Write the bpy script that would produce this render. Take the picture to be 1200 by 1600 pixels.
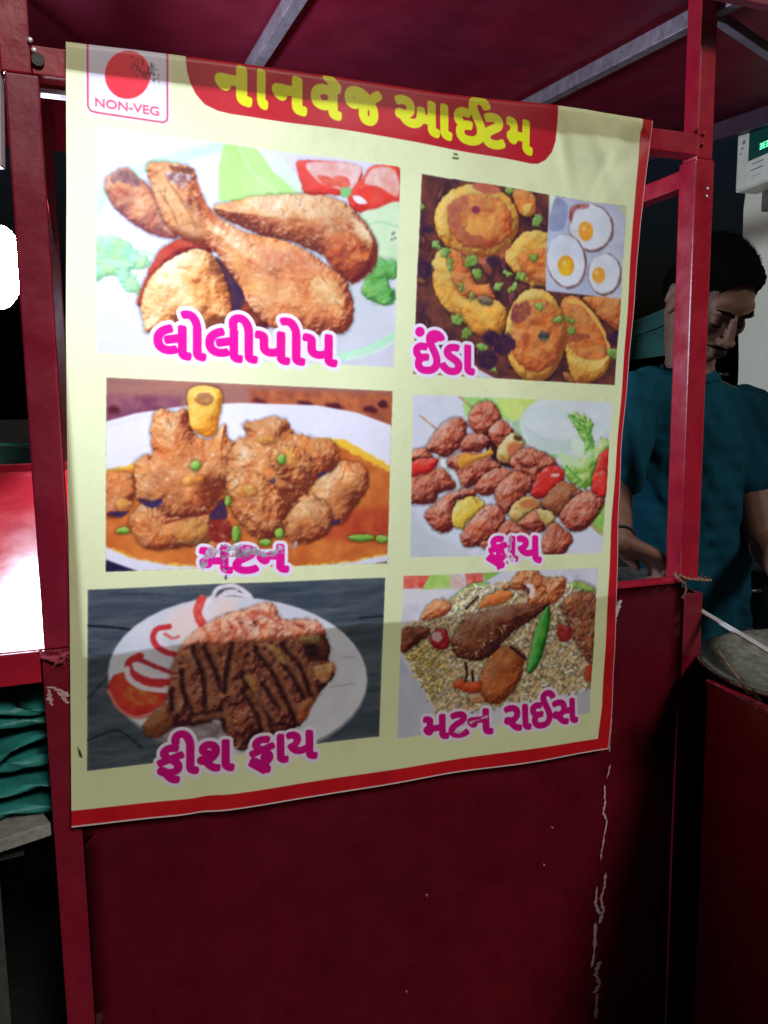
# Night food cart with a printed banner. Cart frame: u along the front, v away from the viewer, z up.
import bpy, bmesh, math, random
import numpy as np
from mathutils import Vector, Matrix

# ---------------------------------------------------------------- camera
FPX, PCX, PCY = 1244.0, 600.0, 800.0
Zc = np.array([-117.0, 9500.0, 1244.0]); Zc /= np.linalg.norm(Zc)
Fw = np.array([0.0, 0.0, -1.0]); Yc = Fw - Zc * (Fw @ Zc); Yc /= np.linalg.norm(Yc); Xc = np.cross(Yc, Zc)
RC = np.array([Xc, Yc, Zc])
EYE = np.array([0.0, 0.0, 1.45])
YAW = math.radians(20.3)
UA = np.array([math.cos(YAW), math.sin(YAW), 0.0])     # along the cart front
VA = np.array([-math.sin(YAW), math.cos(YAW), 0.0])    # from the front to the back of the cart
def ray(x, y):
    d = RC @ np.array([x - PCX, PCY - y, -FPX]); return d / np.linalg.norm(d)
_d = ray(100, 640); P0 = EYE + _d / _d[1] * 1.22; P0[2] = 0.0   # foot of the cart's front plane
def hit(x, y, v=0.0):
    """measured point on the plane `v` metres behind the cart front -> (u, z)"""
    d = ray(x, y); t = ((P0 + VA * v - EYE) @ VA) / (d @ VA); p = EYE + d * t
    return (p - P0) @ UA, p[2]
def W(u, v, z):
    return Vector(P0 + UA * u + VA * v + np.array([0, 0, z]))
sc = bpy.context.scene
for o in list(bpy.data.objects): bpy.data.objects.remove(o)
cam = bpy.data.cameras.new('camera'); cob = bpy.data.objects.new('camera', cam); sc.collection.objects.link(cob); sc.camera = cob
cam.sensor_fit = 'VERTICAL'; cam.sensor_height = 36.0; cam.lens = FPX / 1600 * 36.0; cam.clip_start = .02; cam.clip_end = 500
cob.matrix_world = Matrix([[*RC[0], EYE[0]], [*RC[1], EYE[1]], [*RC[2], EYE[2]], [0, 0, 0, 1]])
sc.render.engine = 'CYCLES'; sc.render.resolution_x = 768; sc.render.resolution_y = 1024
sc.cycles.use_denoising = True; sc.cycles.max_bounces = 6; sc.cycles.diffuse_bounces = 4; sc.cycles.sample_clamp_indirect = 4.0
sc.view_settings.view_transform = 'Standard'; sc.view_settings.look = 'None'; sc.view_settings.gamma = 1.0; sc.view_settings.use_curve_mapping = False
sc.view_settings.exposure = 0.25
# night: the sky is nearly black, a warm street light from behind the viewer's right shoulder
world = bpy.data.worlds.new('World'); sc.world = world; world.use_nodes = True
wn = world.node_tree; bg = wn.nodes['Background']; sky = wn.nodes.new('ShaderNodeTexSky'); sky.sky_type = 'NISHITA'; sky.sun_disc = False
# the key comes from the viewer's upper right (street lighting): travel direction in cart axes
LDIR = UA * -.15 + VA * .76 + np.array([0, 0, -.60]); LDIR /= np.linalg.norm(LDIR)
sky.sun_elevation = math.radians(-3.1); sky.sun_rotation = math.atan2(-LDIR[0], -LDIR[1])
tint = wn.nodes.new('ShaderNodeMix'); tint.data_type = 'RGBA'; tint.blend_type = 'MULTIPLY'; tint.inputs[0].default_value = 1.0; tint.inputs[7].default_value = (.45, .8, 1.25, 1)   # city night: cool, no afterglow
wn.links.new(sky.outputs[0], tint.inputs[6]); wn.links.new(tint.outputs[2], bg.inputs[0]); bg.inputs[1].default_value = .15
sun = bpy.data.lights.new('street_light', 'SUN'); sun.energy = 2.05; sun.angle = math.radians(13.0); sun.color = (1.0, .96, .88)
sob = bpy.data.objects.new('street_light', sun); sc.collection.objects.link(sob); sob.location = (1.5, -4, 5)
sob.rotation_euler = Vector(LDIR).to_track_quat('-Z', 'Y').to_euler()
# ---------------------------------------------------------------- the flat print of the banner, painted with numpy
TS = 1000.0                                    # texels per metre
TU0, TZ1 = -0.06, 2.02; TW, TH = 1160, 1280
def tex(x, y):
    u, z = hit(x, y); return ((u - TU0) * TS, (TZ1 - z) * TS)
def zmap(ox, oy, s):
    return lambda p: tex(ox + p[0] / s, oy + p[1] / s)
rng = np.random.default_rng(7)
def vnoise(w, h, cell, ox=0, oy=0, seed=0, ax=1.0):
    r = np.random.default_rng(seed * 7919 + 13); g = r.random((257, 257))
    xs = (np.arange(w) + ox) / (cell * ax) + seed * 3.1; ys = (np.arange(h) + oy) / cell + seed * 1.7
    xi = np.floor(xs).astype(int); yi = np.floor(ys).astype(int); fx = xs - xi; fy = ys - yi
    fx = fx * fx * (3 - 2 * fx); fy = (fy * fy * (3 - 2 * fy))[:, None]; xi %= 256; yi %= 256
    a = g[np.ix_(yi, xi)]; b = g[np.ix_(yi, xi + 1)]; c = g[np.ix_(yi + 1, xi)]; d = g[np.ix_(yi + 1, xi + 1)]
    return (a * (1 - fx) + b * fx) * (1 - fy) + (c * (1 - fx) + d * fx) * fy
def fbm(w, h, cell, ox=0, oy=0, seed=0, octs=4, ax=1.0, pers=.6):
    o = np.zeros((h, w)); t = 0; am = 1.0
    for k in range(octs):
        if cell < 1.2: break
        o += am * vnoise(w, h, cell, ox, oy, seed + k * 17, ax); t += am; am *= pers; cell *= .5
    return o / t
C = np.zeros((TH, TW, 3), dtype=np.float64)
CLIP = np.ones((TH, TW))
def col(*c): return np.array(c, float) / 255
def smooth(pts, n=5):
    P = np.array(pts, float); m = len(P); out = []
    for i in range(m):
        p0, p1, p2, p3 = P[i - 1], P[i], P[(i + 1) % m], P[(i + 2) % m]
        for k in range(n):
            t = k / n
            out.append(.5 * (2 * p1 + (p2 - p0) * t + (2 * p0 - 5 * p1 + 4 * p2 - p3) * t * t + (3 * p1 - p0 - 3 * p2 + p3) * t ** 3))
    return np.array(out)
def box(P, pad):
    x0 = max(0, int(P[:, 0].min() - pad)); x1 = min(TW, int(P[:, 0].max() + pad) + 2)
    y0 = max(0, int(P[:, 1].min() - pad)); y1 = min(TH, int(P[:, 1].max() + pad) + 2)
    return x0, y0, x1, y1
def sdf(P, x0, y0, x1, y1):
    X, Y = np.meshgrid(np.arange(x0, x1) + .5, np.arange(y0, y1) + .5)
    d2 = np.full(X.shape, 1e9); ins = np.zeros(X.shape, bool); n = len(P)
    for i in range(n):
        ax_, ay = P[i]; bx, by = P[(i + 1) % n]; ex, ey = bx - ax_, by - ay; L = ex * ex + ey * ey + 1e-9
        wx, wy = X - ax_, Y - ay; t = np.clip((wx * ex + wy * ey) / L, 0, 1)
        d2 = np.minimum(d2, (wx - ex * t) ** 2 + (wy - ey * t) ** 2)
        if ay != by:
            c = (ay > Y) != (by > Y); ins ^= c & (X < (bx - ax_) * (Y - ay) / (by - ay) + ax_)
    d = np.sqrt(d2); return np.where(ins, d, -d)
def put(x0, y0, x1, y1, rgb, a):
    a = (a * CLIP[y0:y1, x0:x1])[..., None]; C[y0:y1, x0:x1] = C[y0:y1, x0:x1] * (1 - a) + rgb * a
def ramp(s, cols):
    cols = np.array(cols, float) / 255; n = len(cols) - 1; s = np.clip(s, 0, 1) * n; i = np.minimum(s.astype(int), n - 1)
    f = (s - i)[..., None]; return cols[i] * (1 - f) + cols[i + 1] * f
_sd = [0]
LX, LY, LZ = -.45, -.62, .64
def blob(M, pts, cols, r=22, amp=3.0, cell=14, jit=2.5, var=.22, spec=.35, raw=False, ax=1.0, soft=1.0, cast=.35, gain=1.0):
    _sd[0] += 1; sd = _sd[0]
    P = np.array([M(p) for p in pts]);  P = P if raw else smooth(P)
    x0, y0, x1, y1 = box(P, 6)
    if x1 <= x0 or y1 <= y0: return
    w, h = x1 - x0, y1 - y0; d = sdf(P, x0, y0, x1, y1)
    d = d + (fbm(w, h, 7, x0, y0, sd, 3) - .5) * 2 * jit
    if cast > 0: put(x0, y0, x1, y1, C[y0:y1, x0:x1] * (1 - cast), np.clip((d + 5) / 5, 0, 1) * .9)
    q = 1 - np.clip(d / r, 0, 1); H = np.sqrt(np.clip(1 - q * q, 0, 1)) * r * .75 + fbm(w, h, cell, x0, y0, sd + 5, 5, ax, .42) * amp * 3.0
    gy, gx = np.gradient(H); nz = 1 / np.sqrt(1 + gx * gx + gy * gy); nx, ny = -gx * nz, -gy * nz
    s = nx * LX + ny * LY + nz * LZ
    t = (s - .1) / .85 * .72 * gain + (fbm(w, h, cell * 1.6, x0, y0, sd + 9, 4, ax) - .5) * 3 * var + .1
    rgb = ramp(t, cols)
    hv = ((fbm(w, h, cell * 1.2, x0, y0, sd + 31, 4) - .5) * 2)[..., None]; rgb = np.clip(rgb * (1 + hv * np.array([.10, -.04, -.22])), 0, 1)
    if spec > 0:
        hz = nx * (LX * .5) + ny * (LY * .5) + nz * .88
        k = np.clip(hz - .93, 0, 1) / .07 * np.clip(fbm(w, h, 5, x0, y0, sd + 21, 3) - .52, 0, 1) * 5
        rgb = rgb + (1 - rgb) * np.clip(k, 0, 1)[..., None] * spec
    put(x0, y0, x1, y1, rgb, np.clip(d / soft + .5, 0, 1))
def flat(M, pts, c, c2=None, cell=20, jit=0.0, soft=1.0, raw=True, alpha=1.0, ax=1.0):
    _sd[0] += 1; sd = _sd[0]
    P = np.array([M(p) for p in pts]); P = P if raw else smooth(P)
    x0, y0, x1, y1 = box(P, 4 + soft)
    if x1 <= x0 or y1 <= y0: return
    w, h = x1 - x0, y1 - y0; d = sdf(P, x0, y0, x1, y1)
    if jit: d = d + (fbm(w, h, 8, x0, y0, sd, 3) - .5) * 2 * jit
    a = col(*c); rgb = np.broadcast_to(a, (h, w, 3))
    if c2 is not None:
        n = np.clip((fbm(w, h, cell, x0, y0, sd + 3, 5, ax) - .5) * 2.2 + .5, 0, 1)[..., None]; rgb = a * (1 - n) + col(*c2) * n
    put(x0, y0, x1, y1, rgb, np.clip(d / soft + .5, 0, 1) * alpha)
def ell(cx, cy, rx, ry, rot=0, n=22):
    c, s = math.cos(rot), math.sin(rot)
    return [(cx + rx * math.cos(t) * c - ry * math.sin(t) * s, cy + rx * math.cos(t) * s + ry * math.sin(t) * c) for t in np.arange(n) / n * 2 * math.pi]
def stroke(M, pts, wd, c, c2=None, jit=0.0, alpha=1.0, soft=1.2, cell=8, smoothit=True, thr=0.0):
    """wd in texels"""
    _sd[0] += 1; sd = _sd[0]
    P = np.array([M(p) for p in pts], float)
    if smoothit and len(P) > 2:
        Q = []; E_ = np.vstack([2 * P[0] - P[1], P, 2 * P[-1] - P[-2]])
        for i in range(1, len(E_) - 2):
            p0, p1, p2, p3 = E_[i - 1], E_[i], E_[i + 1], E_[i + 2]
            for k in range(5):
                t = k / 5; Q.append(.5 * (2 * p1 + (p2 - p0) * t + (2 * p0 - 5 * p1 + 4 * p2 - p3) * t * t + (3 * p1 - p0 - 3 * p2 + p3) * t ** 3))
        Q.append(P[-1]); P = np.array(Q)
    x0, y0, x1, y1 = box(P, wd + 4)
    if x1 <= x0 or y1 <= y0: return
    w, h = x1 - x0, y1 - y0; X, Y = np.meshgrid(np.arange(x0, x1) + .5, np.arange(y0, y1) + .5); d2 = np.full(X.shape, 1e9)
    for (ax_, ay), (bx, by) in zip(P[:-1], P[1:]):
        ex, ey = bx - ax_, by - ay; L = ex * ex + ey * ey + 1e-9; wx, wy = X - ax_, Y - ay
        t = np.clip((wx * ex + wy * ey) / L, 0, 1); d2 = np.minimum(d2, (wx - ex * t) ** 2 + (wy - ey * t) ** 2)
    d = wd / 2 - np.sqrt(d2)
    if jit: d = d + (fbm(w, h, 6, x0, y0, sd, 3) - .5) * 2 * jit
    rgb = np.broadcast_to(col(*c), (h, w, 3)); al = np.clip(d / soft + .5, 0, 1) * alpha
    if c2 is not None:
        n = np.clip((fbm(w, h, cell, x0, y0, sd + 3, 4) - .5) * 2.4 + .5, 0, 1)[..., None]; rgb = col(*c) * (1 - n) + col(*c2) * n
    if thr: al = al * np.clip((fbm(w, h, cell, x0, y0, sd + 8, 4) - thr) * 12, 0, 1)
    put(x0, y0, x1, y1, rgb, al)
def wet(M, pts, n, seed, size=(1.2, 3.2), c=(255, 240, 224), alpha=.75, dark=0, dc=(90, 34, 26)):
    """sauce: soft small glints and thin dark crevices over an area"""
    r = random.Random(seed); P = [M(p) for p in pts]; xs = [p[0] for p in P]; ys = [p[1] for p in P]
    for k in range(n + dark):
        for _ in range(30):
            x, y = r.uniform(min(xs), max(xs)), r.uniform(min(ys), max(ys))
            if inside(P, x, y): break
        if k < dark:
            a = r.uniform(-1, 1.2); L = r.uniform(6, 18); q = [(x, y)]
            for _ in range(3): a += r.gauss(0, .5); q.append((q[-1][0] + math.cos(a) * L / 3, q[-1][1] + math.sin(a) * L / 3))
            stroke(lambda p: p, q, r.uniform(1.5, 3.2), dc, jit=.8, alpha=r.uniform(.25, .6), soft=2.2); continue
        a = r.uniform(-.6, .9); L = r.uniform(*size); w_ = L * r.uniform(.35, .8); R = int(L + 3); x0, y0 = int(x) - R, int(y) - R; x1, y1 = x0 + 2 * R, y0 + 2 * R
        if x0 < 0 or y0 < 0 or x1 >= TW or y1 >= TH: continue
        X, Y = np.meshgrid(np.arange(x0, x1) + .5 - x, np.arange(y0, y1) + .5 - y); ca, sa = math.cos(a), math.sin(a)
        e = ((X * ca + Y * sa) / L) ** 2 + ((-X * sa + Y * ca) / w_) ** 2
        put(x0, y0, x1, y1, np.broadcast_to(col(*c), (y1 - y0, x1 - x0, 3)), np.exp(-e * 1.6) * alpha * r.uniform(.35, 1))
def inside(poly, x, y):
    r = False; n = len(poly)
    for i in range(n):
        ax_, ay = poly[i]; bx, by = poly[(i + 1) % n]
        if (ay > y) != (by > y) and x < (bx - ax_) * (y - ay) / (by - ay) + ax_: r = not r
    return r
def scatter(M, region, n, ln, wd, pal, seed=1, kind='bit', ang=None):
    """many small lit pieces (grains, crumbs, chopped bits) inside a region; ln/wd in zoom units"""
    r = random.Random(seed); xs = [p[0] for p in region]; ys = [p[1] for p in region]; k = 0; tries = 0
    while k < n and tries < n * 20:
        tries += 1; x = r.uniform(min(xs), max(xs)); y = r.uniform(min(ys), max(ys))
        if not inside(region, x, y): continue
        k += 1; a = r.uniform(0, math.pi) if ang is None else ang + r.gauss(0, .35); L = r.uniform(*ln); w_ = r.uniform(*wd); c = r.choice(pal)
        p = M((x, y)); q = M((x + 10, y)); sc = math.hypot(q[0] - p[0], q[1] - p[1]) / 10
        L *= sc; w_ *= sc; x0, y0, x1, y1 = [int(v) for v in (p[0] - L - 2, p[1] - L - 2, p[0] + L + 3, p[1] + L + 3)]
        if x0 < 0 or y0 < 0 or x1 >= TW or y1 >= TH: continue
        X, Y = np.meshgrid(np.arange(x0, x1) + .5 - p[0], np.arange(y0, y1) + .5 - p[1]); ca, sa = math.cos(a), math.sin(a)
        e = np.sqrt(((X * ca + Y * sa) / L) ** 2 + ((-X * sa + Y * ca) / w_) ** 2); al = np.clip((1 - e) * w_ + .3, 0, 1)
        sh = .82 + .35 * np.clip(-(X * .45 + Y * .62) / w_, -1, 1) * .7
        esh = np.sqrt((((X - .8) * ca + (Y - 1.2) * sa) / L) ** 2 + ((-(X - .8) * sa + (Y - 1.2) * ca) / w_) ** 2)
        put(x0, y0, x1, y1, C[y0:y1, x0:x1] * .72, np.clip((1.15 - esh) * w_, 0, 1) * .5)
        put(x0, y0, x1, y1, np.clip(col(*c)[None, None] * sh[..., None] * 1.05, 0, 1), al)
def picture(quad):
    """restrict painting to a printed picture's outline (photo pixels)"""
    global CLIP
    P = np.array([tex(*p) for p in quad]); d = sdf(P, 0, 0, TW, TH); CLIP = np.clip(d + .5, 0, 1)
def noclip(sig=1.1):
    """end of a picture: the print's own softness (ink spread), kept inside the picture's outline"""
    global CLIP
    ys, xs = np.where(CLIP > 0); y0, y1, x0, x1 = ys.min(), ys.max() + 1, xs.min(), xs.max() + 1
    sub = C[y0:y1, x0:x1]; m = CLIP[y0:y1, x0:x1][..., None]; k = np.exp(-np.arange(-3, 4) ** 2 / (2 * sig * sig)); k /= k.sum(); b = sub
    for axx in (0, 1): b = sum(k[i] * np.roll(b, i - 3, axis=axx) for i in range(7))
    C[y0:y1, x0:x1] = np.where(m > .99, b, sub)
    CLIP = np.ones((TH, TW))
def word(s, M, bl, br, tl, tr, c, outline=None, bold=1.6, ow=6.5, xh=.613, ident=lambda p: p, extra=(), shear=0.0, font_w=None):
    """lettering: glyph outlines rasterised at 2x into the print, made bold, with an optional pale outline"""
    cu = bpy.data.curves.new('lettering', 'FONT'); cu.body = s; cu.resolution_u = 6
    ob = bpy.data.objects.new('lettering', cu); bpy.context.scene.collection.objects.link(ob); bpy.context.view_layer.update()
    me = ob.to_mesh(); V_ = np.array([v.co[:2] for v in me.vertices]); me.calc_loop_triangles(); T = np.array([t.vertices[:] for t in me.loop_triangles])
    ob.to_mesh_clear(); bpy.data.objects.remove(ob); bpy.data.curves.remove(cu)
    xa, xb = V_[:, 0].min(), V_[:, 0].max(); f = (V_[:, 0] - xa) / (xb - xa); g = V_[:, 1] / xh
    bl, br, tl, tr = [np.array(p, float) for p in (bl, br, tl, tr)]
    Q = (bl + (br - bl) * f[:, None]) * (1 - g[:, None]) + (tl + (tr - tl) * f[:, None]) * g[:, None]
    P = np.array([M(p) for p in Q]); tris = [P[t] for t in T]
    for e in extra: tris += [np.array([M(e[0]), M(e[i]), M(e[i + 1])]) for i in range(1, len(e) - 1)]
    allp = np.vstack(tris); K = 3; x0, y0, x1, y1 = box(allp, ow + bold + 4); w, h = (x1 - x0) * K, (y1 - y0) * K
    m = np.zeros((h, w), bool)
    for t in tris:
        t = (t - [x0, y0]) * K; a0, b0 = np.floor(t.min(0)).astype(int) - 1; a1, b1 = np.ceil(t.max(0)).astype(int) + 1
        a0, b0 = max(a0, 0), max(b0, 0); a1, b1 = min(a1, w), min(b1, h)
        if a1 <= a0 or b1 <= b0: continue
        X, Y = np.meshgrid(np.arange(a0, a1) + .5, np.arange(b0, b1) + .5)
        e = [(t[(i + 1) % 3][0] - t[i][0]) * (Y - t[i][1]) - (t[(i + 1) % 3][1] - t[i][1]) * (X - t[i][0]) for i in range(3)]
        m[b0:b1, a0:a1] |= ((e[0] >= -.01) & (e[1] >= -.01) & (e[2] >= -.01)) | ((e[0] <= .01) & (e[1] <= .01) & (e[2] <= .01))
    def dil(m, r):
        o = m.copy(); R = int(math.ceil(r))
        for dy in range(-R, R + 1):
            k = int(math.sqrt(max(0, r * r - dy * dy)))
            row = m.copy(); s = 1
            # horizontal run of half-length k
            acc = np.cumsum(np.pad(m.astype(np.int32), ((0, 0), (k + 1, k))), axis=1)
            row = (acc[:, 2 * k + 1:] - acc[:, :-2 * k - 1]) > 0
            sh = np.zeros_like(m)
            if dy >= 0: sh[dy:] = row[:h - dy] if dy else row
            else: sh[:dy] = row[-dy:]
            o |= sh
        return o
    dn = lambda m: m.reshape(y1 - y0, K, x1 - x0, K).mean((1, 3))
    b = dil(m, bold * K)
    if outline is not None: put(x0, y0, x1, y1, np.broadcast_to(col(*outline), (y1 - y0, x1 - x0, 3)), dn(dil(m, (bold + ow) * K)))
    put(x0, y0, x1, y1, np.broadcast_to(col(*c), (y1 - y0, x1 - x0, 3)), dn(b))
BASE = (228, 234, 184)
MAG = (236, 18, 148); MAG2 = (205, 14, 128); OUT = (238, 226, 242)
def paint_print():
    C[:] = col(*BASE)
    C[:] *= (1 + (fbm(TW, TH, 160, seed=3)[..., None] - .5) * .03)
    I = lambda p: tex(*p)
    # red band along the right and bottom edges, pale cut edge outside it
    flat(I, [(1003, 150), (1003, 190), (985, 350), (974, 540), (964, 700), (956, 812), (949, 940), (938, 1100), (932, 1140), (931, 1152), (960, 1200), (1100, 1000), (1100, 150)], (196, 26, 36), (180, 20, 34), 60)
    flat(I, [(100, 1265), (300, 1243), (500, 1216), (700, 1186), (800, 1170), (932, 1152), (970, 1146), (970, 1300), (100, 1400)], (208, 26, 36), (190, 20, 34), 60)
    stroke(I, [(112, 1289), (300, 1267), (500, 1239), (700, 1206), (850, 1184), (947, 1168)], 5.0, (235, 215, 215), smoothit=False)
    stroke(I, [(1018, 190), (997, 350), (983, 540), (971, 700), (967, 812), (963, 940), (954, 1100), (947, 1168)], 3.0, (226, 190, 190), smoothit=False)
    # heading
    hd = [(290, 60), (290, 92), (292, 112), (297, 130), (306, 148), (320, 164), (340, 174), (360, 179), (480, 196), (600, 216), (720, 237), (828, 256), (840, 256), (852, 250), (862, 238), (868, 220), (871, 190), (872, 130), (872, 90), (500, 20)]
    flat(I, hd, (190, 30, 44), (180, 28, 44), 120)
    Y = (224, 226, 28)
    HZ = zmap(290, 80, 3.636); hb_ = lambda x: 305 + (x - 340) * .165; htp = lambda x: 97 + (x - 340) * .187
    for ch, xa, xb in (('ન', 166, 375), ('ા', 405, 466), ('ન', 490, 688), ('વ', 710, 880), ('જ', 898, 1110)):
        word(ch, HZ, (xa + 15, hb_(xa) - 6), (xb - 15, hb_(xb) - 6), (xa + 15, htp(xa) + 8), (xb - 15, htp(xb) + 8), Y, bold=5.0, extra=[[(862, 232), (862, 205), (822, 158), (790, 150), (806, 166), (840, 215), (850, 235)]] if ch == 'વ' else ())
    HZ = zmap(600, 120, 4.0); hb2 = lambda x: 375 + (x - 290) * .18; htp2 = lambda x: 166 + (x - 290) * .193
    for ch, xa, xb in (('આ', 65, 415), ('ઈ', 435, 655), ('ટ', 612, 745), ('મ', 760, 920)):
        word(ch, HZ, (xa + 8, hb2(xa) - 7), (xb - 8, hb2(xb) - 7), (xa + 8, htp2(xa) + 5), (xb - 8, htp2(xb) + 5), Y, bold=4.6)
    # non-veg badge
    Z = zmap(100, 50, 3.0)
    flat(Z, [(92, 20), (500, 60), (500, 440), (92, 390)], (232, 232, 224))
    flat(Z, [(110, 20), (486, 60), (486, 400), (482, 418), (468, 426), (150, 378), (124, 368), (112, 350)], (226, 222, 236))
    stroke(Z, [(110, 30), (111, 200), (112, 348), (124, 368), (150, 376), (300, 400), (464, 425), (481, 417), (485, 400), (484, 250), (483, 60)], 2.6, (204, 70, 90), smoothit=False)
    flat(Z, ell(298, 203, 107, 112), (240, 52, 66), (236, 62, 76), 30)
    word('NON-VEG', Z, (147, 347), (445, 394), (147, 306), (445, 352), (214, 92, 116), bold=.5, xh=.73)
    for k in range(9):
        stroke(Z, [(318 + k * 13, 118 + k * 5), (316 + k * 13, 175 + k * 4 + (k % 3) * 12)], 3.2, (60, 40, 52), alpha=.62, thr=.5, cell=5, jit=1)
    for k in range(5): stroke(Z, [(400 + k * 10, 150 + k * 8), (402 + k * 11, 205 + k * 8)], 2.2, (70, 60, 66), alpha=.7, thr=.5, cell=5)
    flat(I, [(707, 240), (714, 241), (714, 244), (707, 243)], (90, 100, 60), soft=1.5); flat(I, [(705, 246), (716, 247), (715, 250), (706, 249)], (90, 100, 60), soft=1.5)
    flat(I, [(121, 1165), (126, 1172), (129, 1182), (124, 1180)], (50, 50, 30), soft=2)

    # ---- chicken drumsticks
    picture([(150, 198), (623, 263), (615, 574), (150, 551)]); Z = zmap(140, 190, 2.4)
    flat(Z, [(0, 0), (1200, 0), (1200, 984), (0, 984)], (228, 224, 238), (218, 218, 232), 90)
    flat(Z, [(25, 640), (200, 760), (560, 900), (1200, 700), (1200, 984), (0, 984)], (206, 206, 214), (216, 214, 224), 80, soft=30)
    flat(Z, [(560, 560), (1130, 560), (1130, 700), (900, 860), (560, 800)], (198, 200, 208), (206, 208, 214), 80, soft=30)
    stroke(Z, [(20, 340), (60, 270), (180, 190), (330, 135), (520, 92)], 16, (192, 232, 204), (206, 236, 214), soft=4)
    stroke(Z, [(1150, 795), (1050, 850), (930, 885)], 11, (178, 232, 190), (196, 236, 200), soft=4); stroke(Z, [(1150, 820), (1050, 872), (960, 893)], 4, (210, 235, 215), soft=3)
    flat(Z, [(480, 300), (482, 170), (500, 88), (560, 80), (620, 96), (650, 130), (690, 190), (740, 230), (800, 280), (700, 300)], (176, 228, 128), (198, 236, 160), 60, soft=3)
    stroke(Z, [(560, 100), (610, 190), (700, 262)], 3, (206, 240, 180), alpha=.7, soft=3)
    flat(Z, [(640, 110), (700, 120), (800, 250), (790, 290), (740, 230)], (214, 238, 206), (226, 238, 226), 40, soft=8)
    blob(Z, [(778, 150), (850, 150), (1000, 170), (1010, 230), (960, 280), (880, 275), (812, 278), (786, 220)], [(190, 40, 36), (232, 66, 58), (240, 90, 80)], r=16, amp=.5, spec=.5, cast=.1)
    flat(Z, [(815, 158), (1000, 168), (1005, 215), (975, 262), (900, 250), (850, 225)], (238, 205, 202), (230, 160, 150), 14, raw=False, soft=3)
    flat(Z, [(850, 205), (900, 215), (930, 245), (880, 245)], (220, 70, 56), (232, 120, 100), 10, raw=False, soft=2); flat(Z, [(910, 210), (960, 215), (970, 250), (930, 250)], (224, 84, 66), (236, 140, 120), 10, raw=False, soft=2)
    blob(Z, [(1060, 168), (1160, 185), (1165, 320), (1010, 345), (962, 300), (985, 250), (1020, 215)], [(180, 34, 34), (226, 60, 50), (238, 96, 84)], r=16, amp=.5, spec=.4, cast=.1)
    flat(Z, [(1062, 178), (1140, 190), (1150, 285), (1080, 250), (1025, 235)], (236, 196, 186), (226, 150, 136), 14, raw=False, soft=3)
    flat(Z, [(980, 285), (1010, 285), (1035, 310), (1000, 312)], (236, 232, 236), raw=False); flat(Z, [(935, 262), (965, 250), (975, 275), (945, 292)], (130, 196, 120), raw=False)
    flat(Z, [(1010, 350), (1070, 330), (1165, 315), (1165, 520), (1080, 520), (1010, 420)], (206, 230, 184), (220, 236, 204), 30, raw=False, soft=3)
    stroke(Z, [(1020, 400), (1080, 380), (1160, 400)], 3, (176, 214, 160), soft=3)
    for q in [(1130, 425), (1140, 440), (1128, 445), (1136, 420)]: flat(Z, ell(*q, 4, 5), (120, 110, 90), soft=2)
    G1 = [(120, 172, 128), (160, 212, 164), (190, 228, 190)]
    blob(Z, [(0, 450), (60, 428), (130, 445), (180, 488), (222, 518), (215, 555), (160, 560), (185, 600), (192, 645), (140, 640), (105, 600), (95, 575), (50, 590), (0, 605)], G1, r=14, amp=1.5, jit=5, spec=.1, cast=.05)
    stroke(Z, [(10, 520), (90, 525), (160, 540)], 1.5, (200, 232, 200), soft=2); stroke(Z, [(160, 480), (210, 490), (240, 500)], 2.5, (170, 206, 150), soft=2)
    G2 = [(50, 110, 50), (98, 170, 84), (150, 206, 130)]
    blob(Z, [(1065, 520), (1100, 515), (1148, 530), (1150, 580), (1112, 600), (1143, 640), (1128, 690), (1070, 682), (1022, 645), (1032, 590), (1055, 570)], G2, r=12, amp=2, jit=5, spec=.1, cast=.15)
    CH = [(110, 44, 38), (176, 92, 60), (214, 140, 92), (232, 176, 122), (246, 218, 184)]
    blob(Z, [(465, 320), (560, 295), (640, 280), (800, 274), (900, 288), (980, 330), (1040, 400), (1076, 470), (1062, 550), (1015, 592), (975, 606), (920, 570), (870, 505), (760, 455), (640, 425), (560, 390), (500, 365)], CH, r=52, amp=2.4, cell=30, jit=3, var=.26, spec=.7, gain=1.02)
    blob(Z, [(900, 440), (960, 420), (1030, 470), (1060, 530), (1015, 590), (975, 604), (930, 570), (885, 510)], [(96, 30, 34), (150, 60, 44), (196, 100, 60), (220, 140, 90)], r=30, amp=3, cast=0, spec=.3, soft=8)
    flat(Z, [(985, 370), (1030, 400), (1050, 450), (1010, 440), (985, 400)], (236, 214, 176), (214, 160, 110), 10, jit=4, raw=False, soft=6)
    blob(Z, [(58, 225), (95, 188), (140, 176), (190, 215), (235, 262), (285, 340), (325, 430), (300, 440), (240, 426), (170, 388), (100, 330), (65, 272)], [(120, 60, 64), (170, 100, 84), (212, 150, 112), (232, 192, 158)], r=34, amp=2.6, cell=18, spec=.4)
    flat(Z, [(85, 205), (130, 180), (185, 215), (180, 240), (120, 225), (90, 235)], (120, 80, 84), (170, 128, 124), 8, jit=4, raw=False, soft=5)
    blob(Z, [(340, 440), (440, 452), (450, 495), (330, 520), (250, 620), (205, 690), (178, 680), (200, 610), (232, 540), (270, 480)], [(110, 26, 36), (160, 52, 50), (196, 86, 66)], r=24, amp=2.5)
    flat(Z, [(470, 510), (540, 580), (596, 650), (590, 710), (520, 720), (500, 640)], (56, 34, 66), (90, 48, 60), 14, raw=False, soft=4)
    blob(Z, [(190, 690), (210, 620), (250, 560), (320, 510), (400, 480), (470, 512), (505, 590), (532, 690), (530, 760), (440, 800), (230, 800), (200, 745)], [(120, 60, 40), (184, 108, 60), (222, 160, 96), (238, 196, 140), (244, 222, 186)], r=60, amp=4, cell=28, jit=3, var=.3, spec=.7, gain=1.05)
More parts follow.
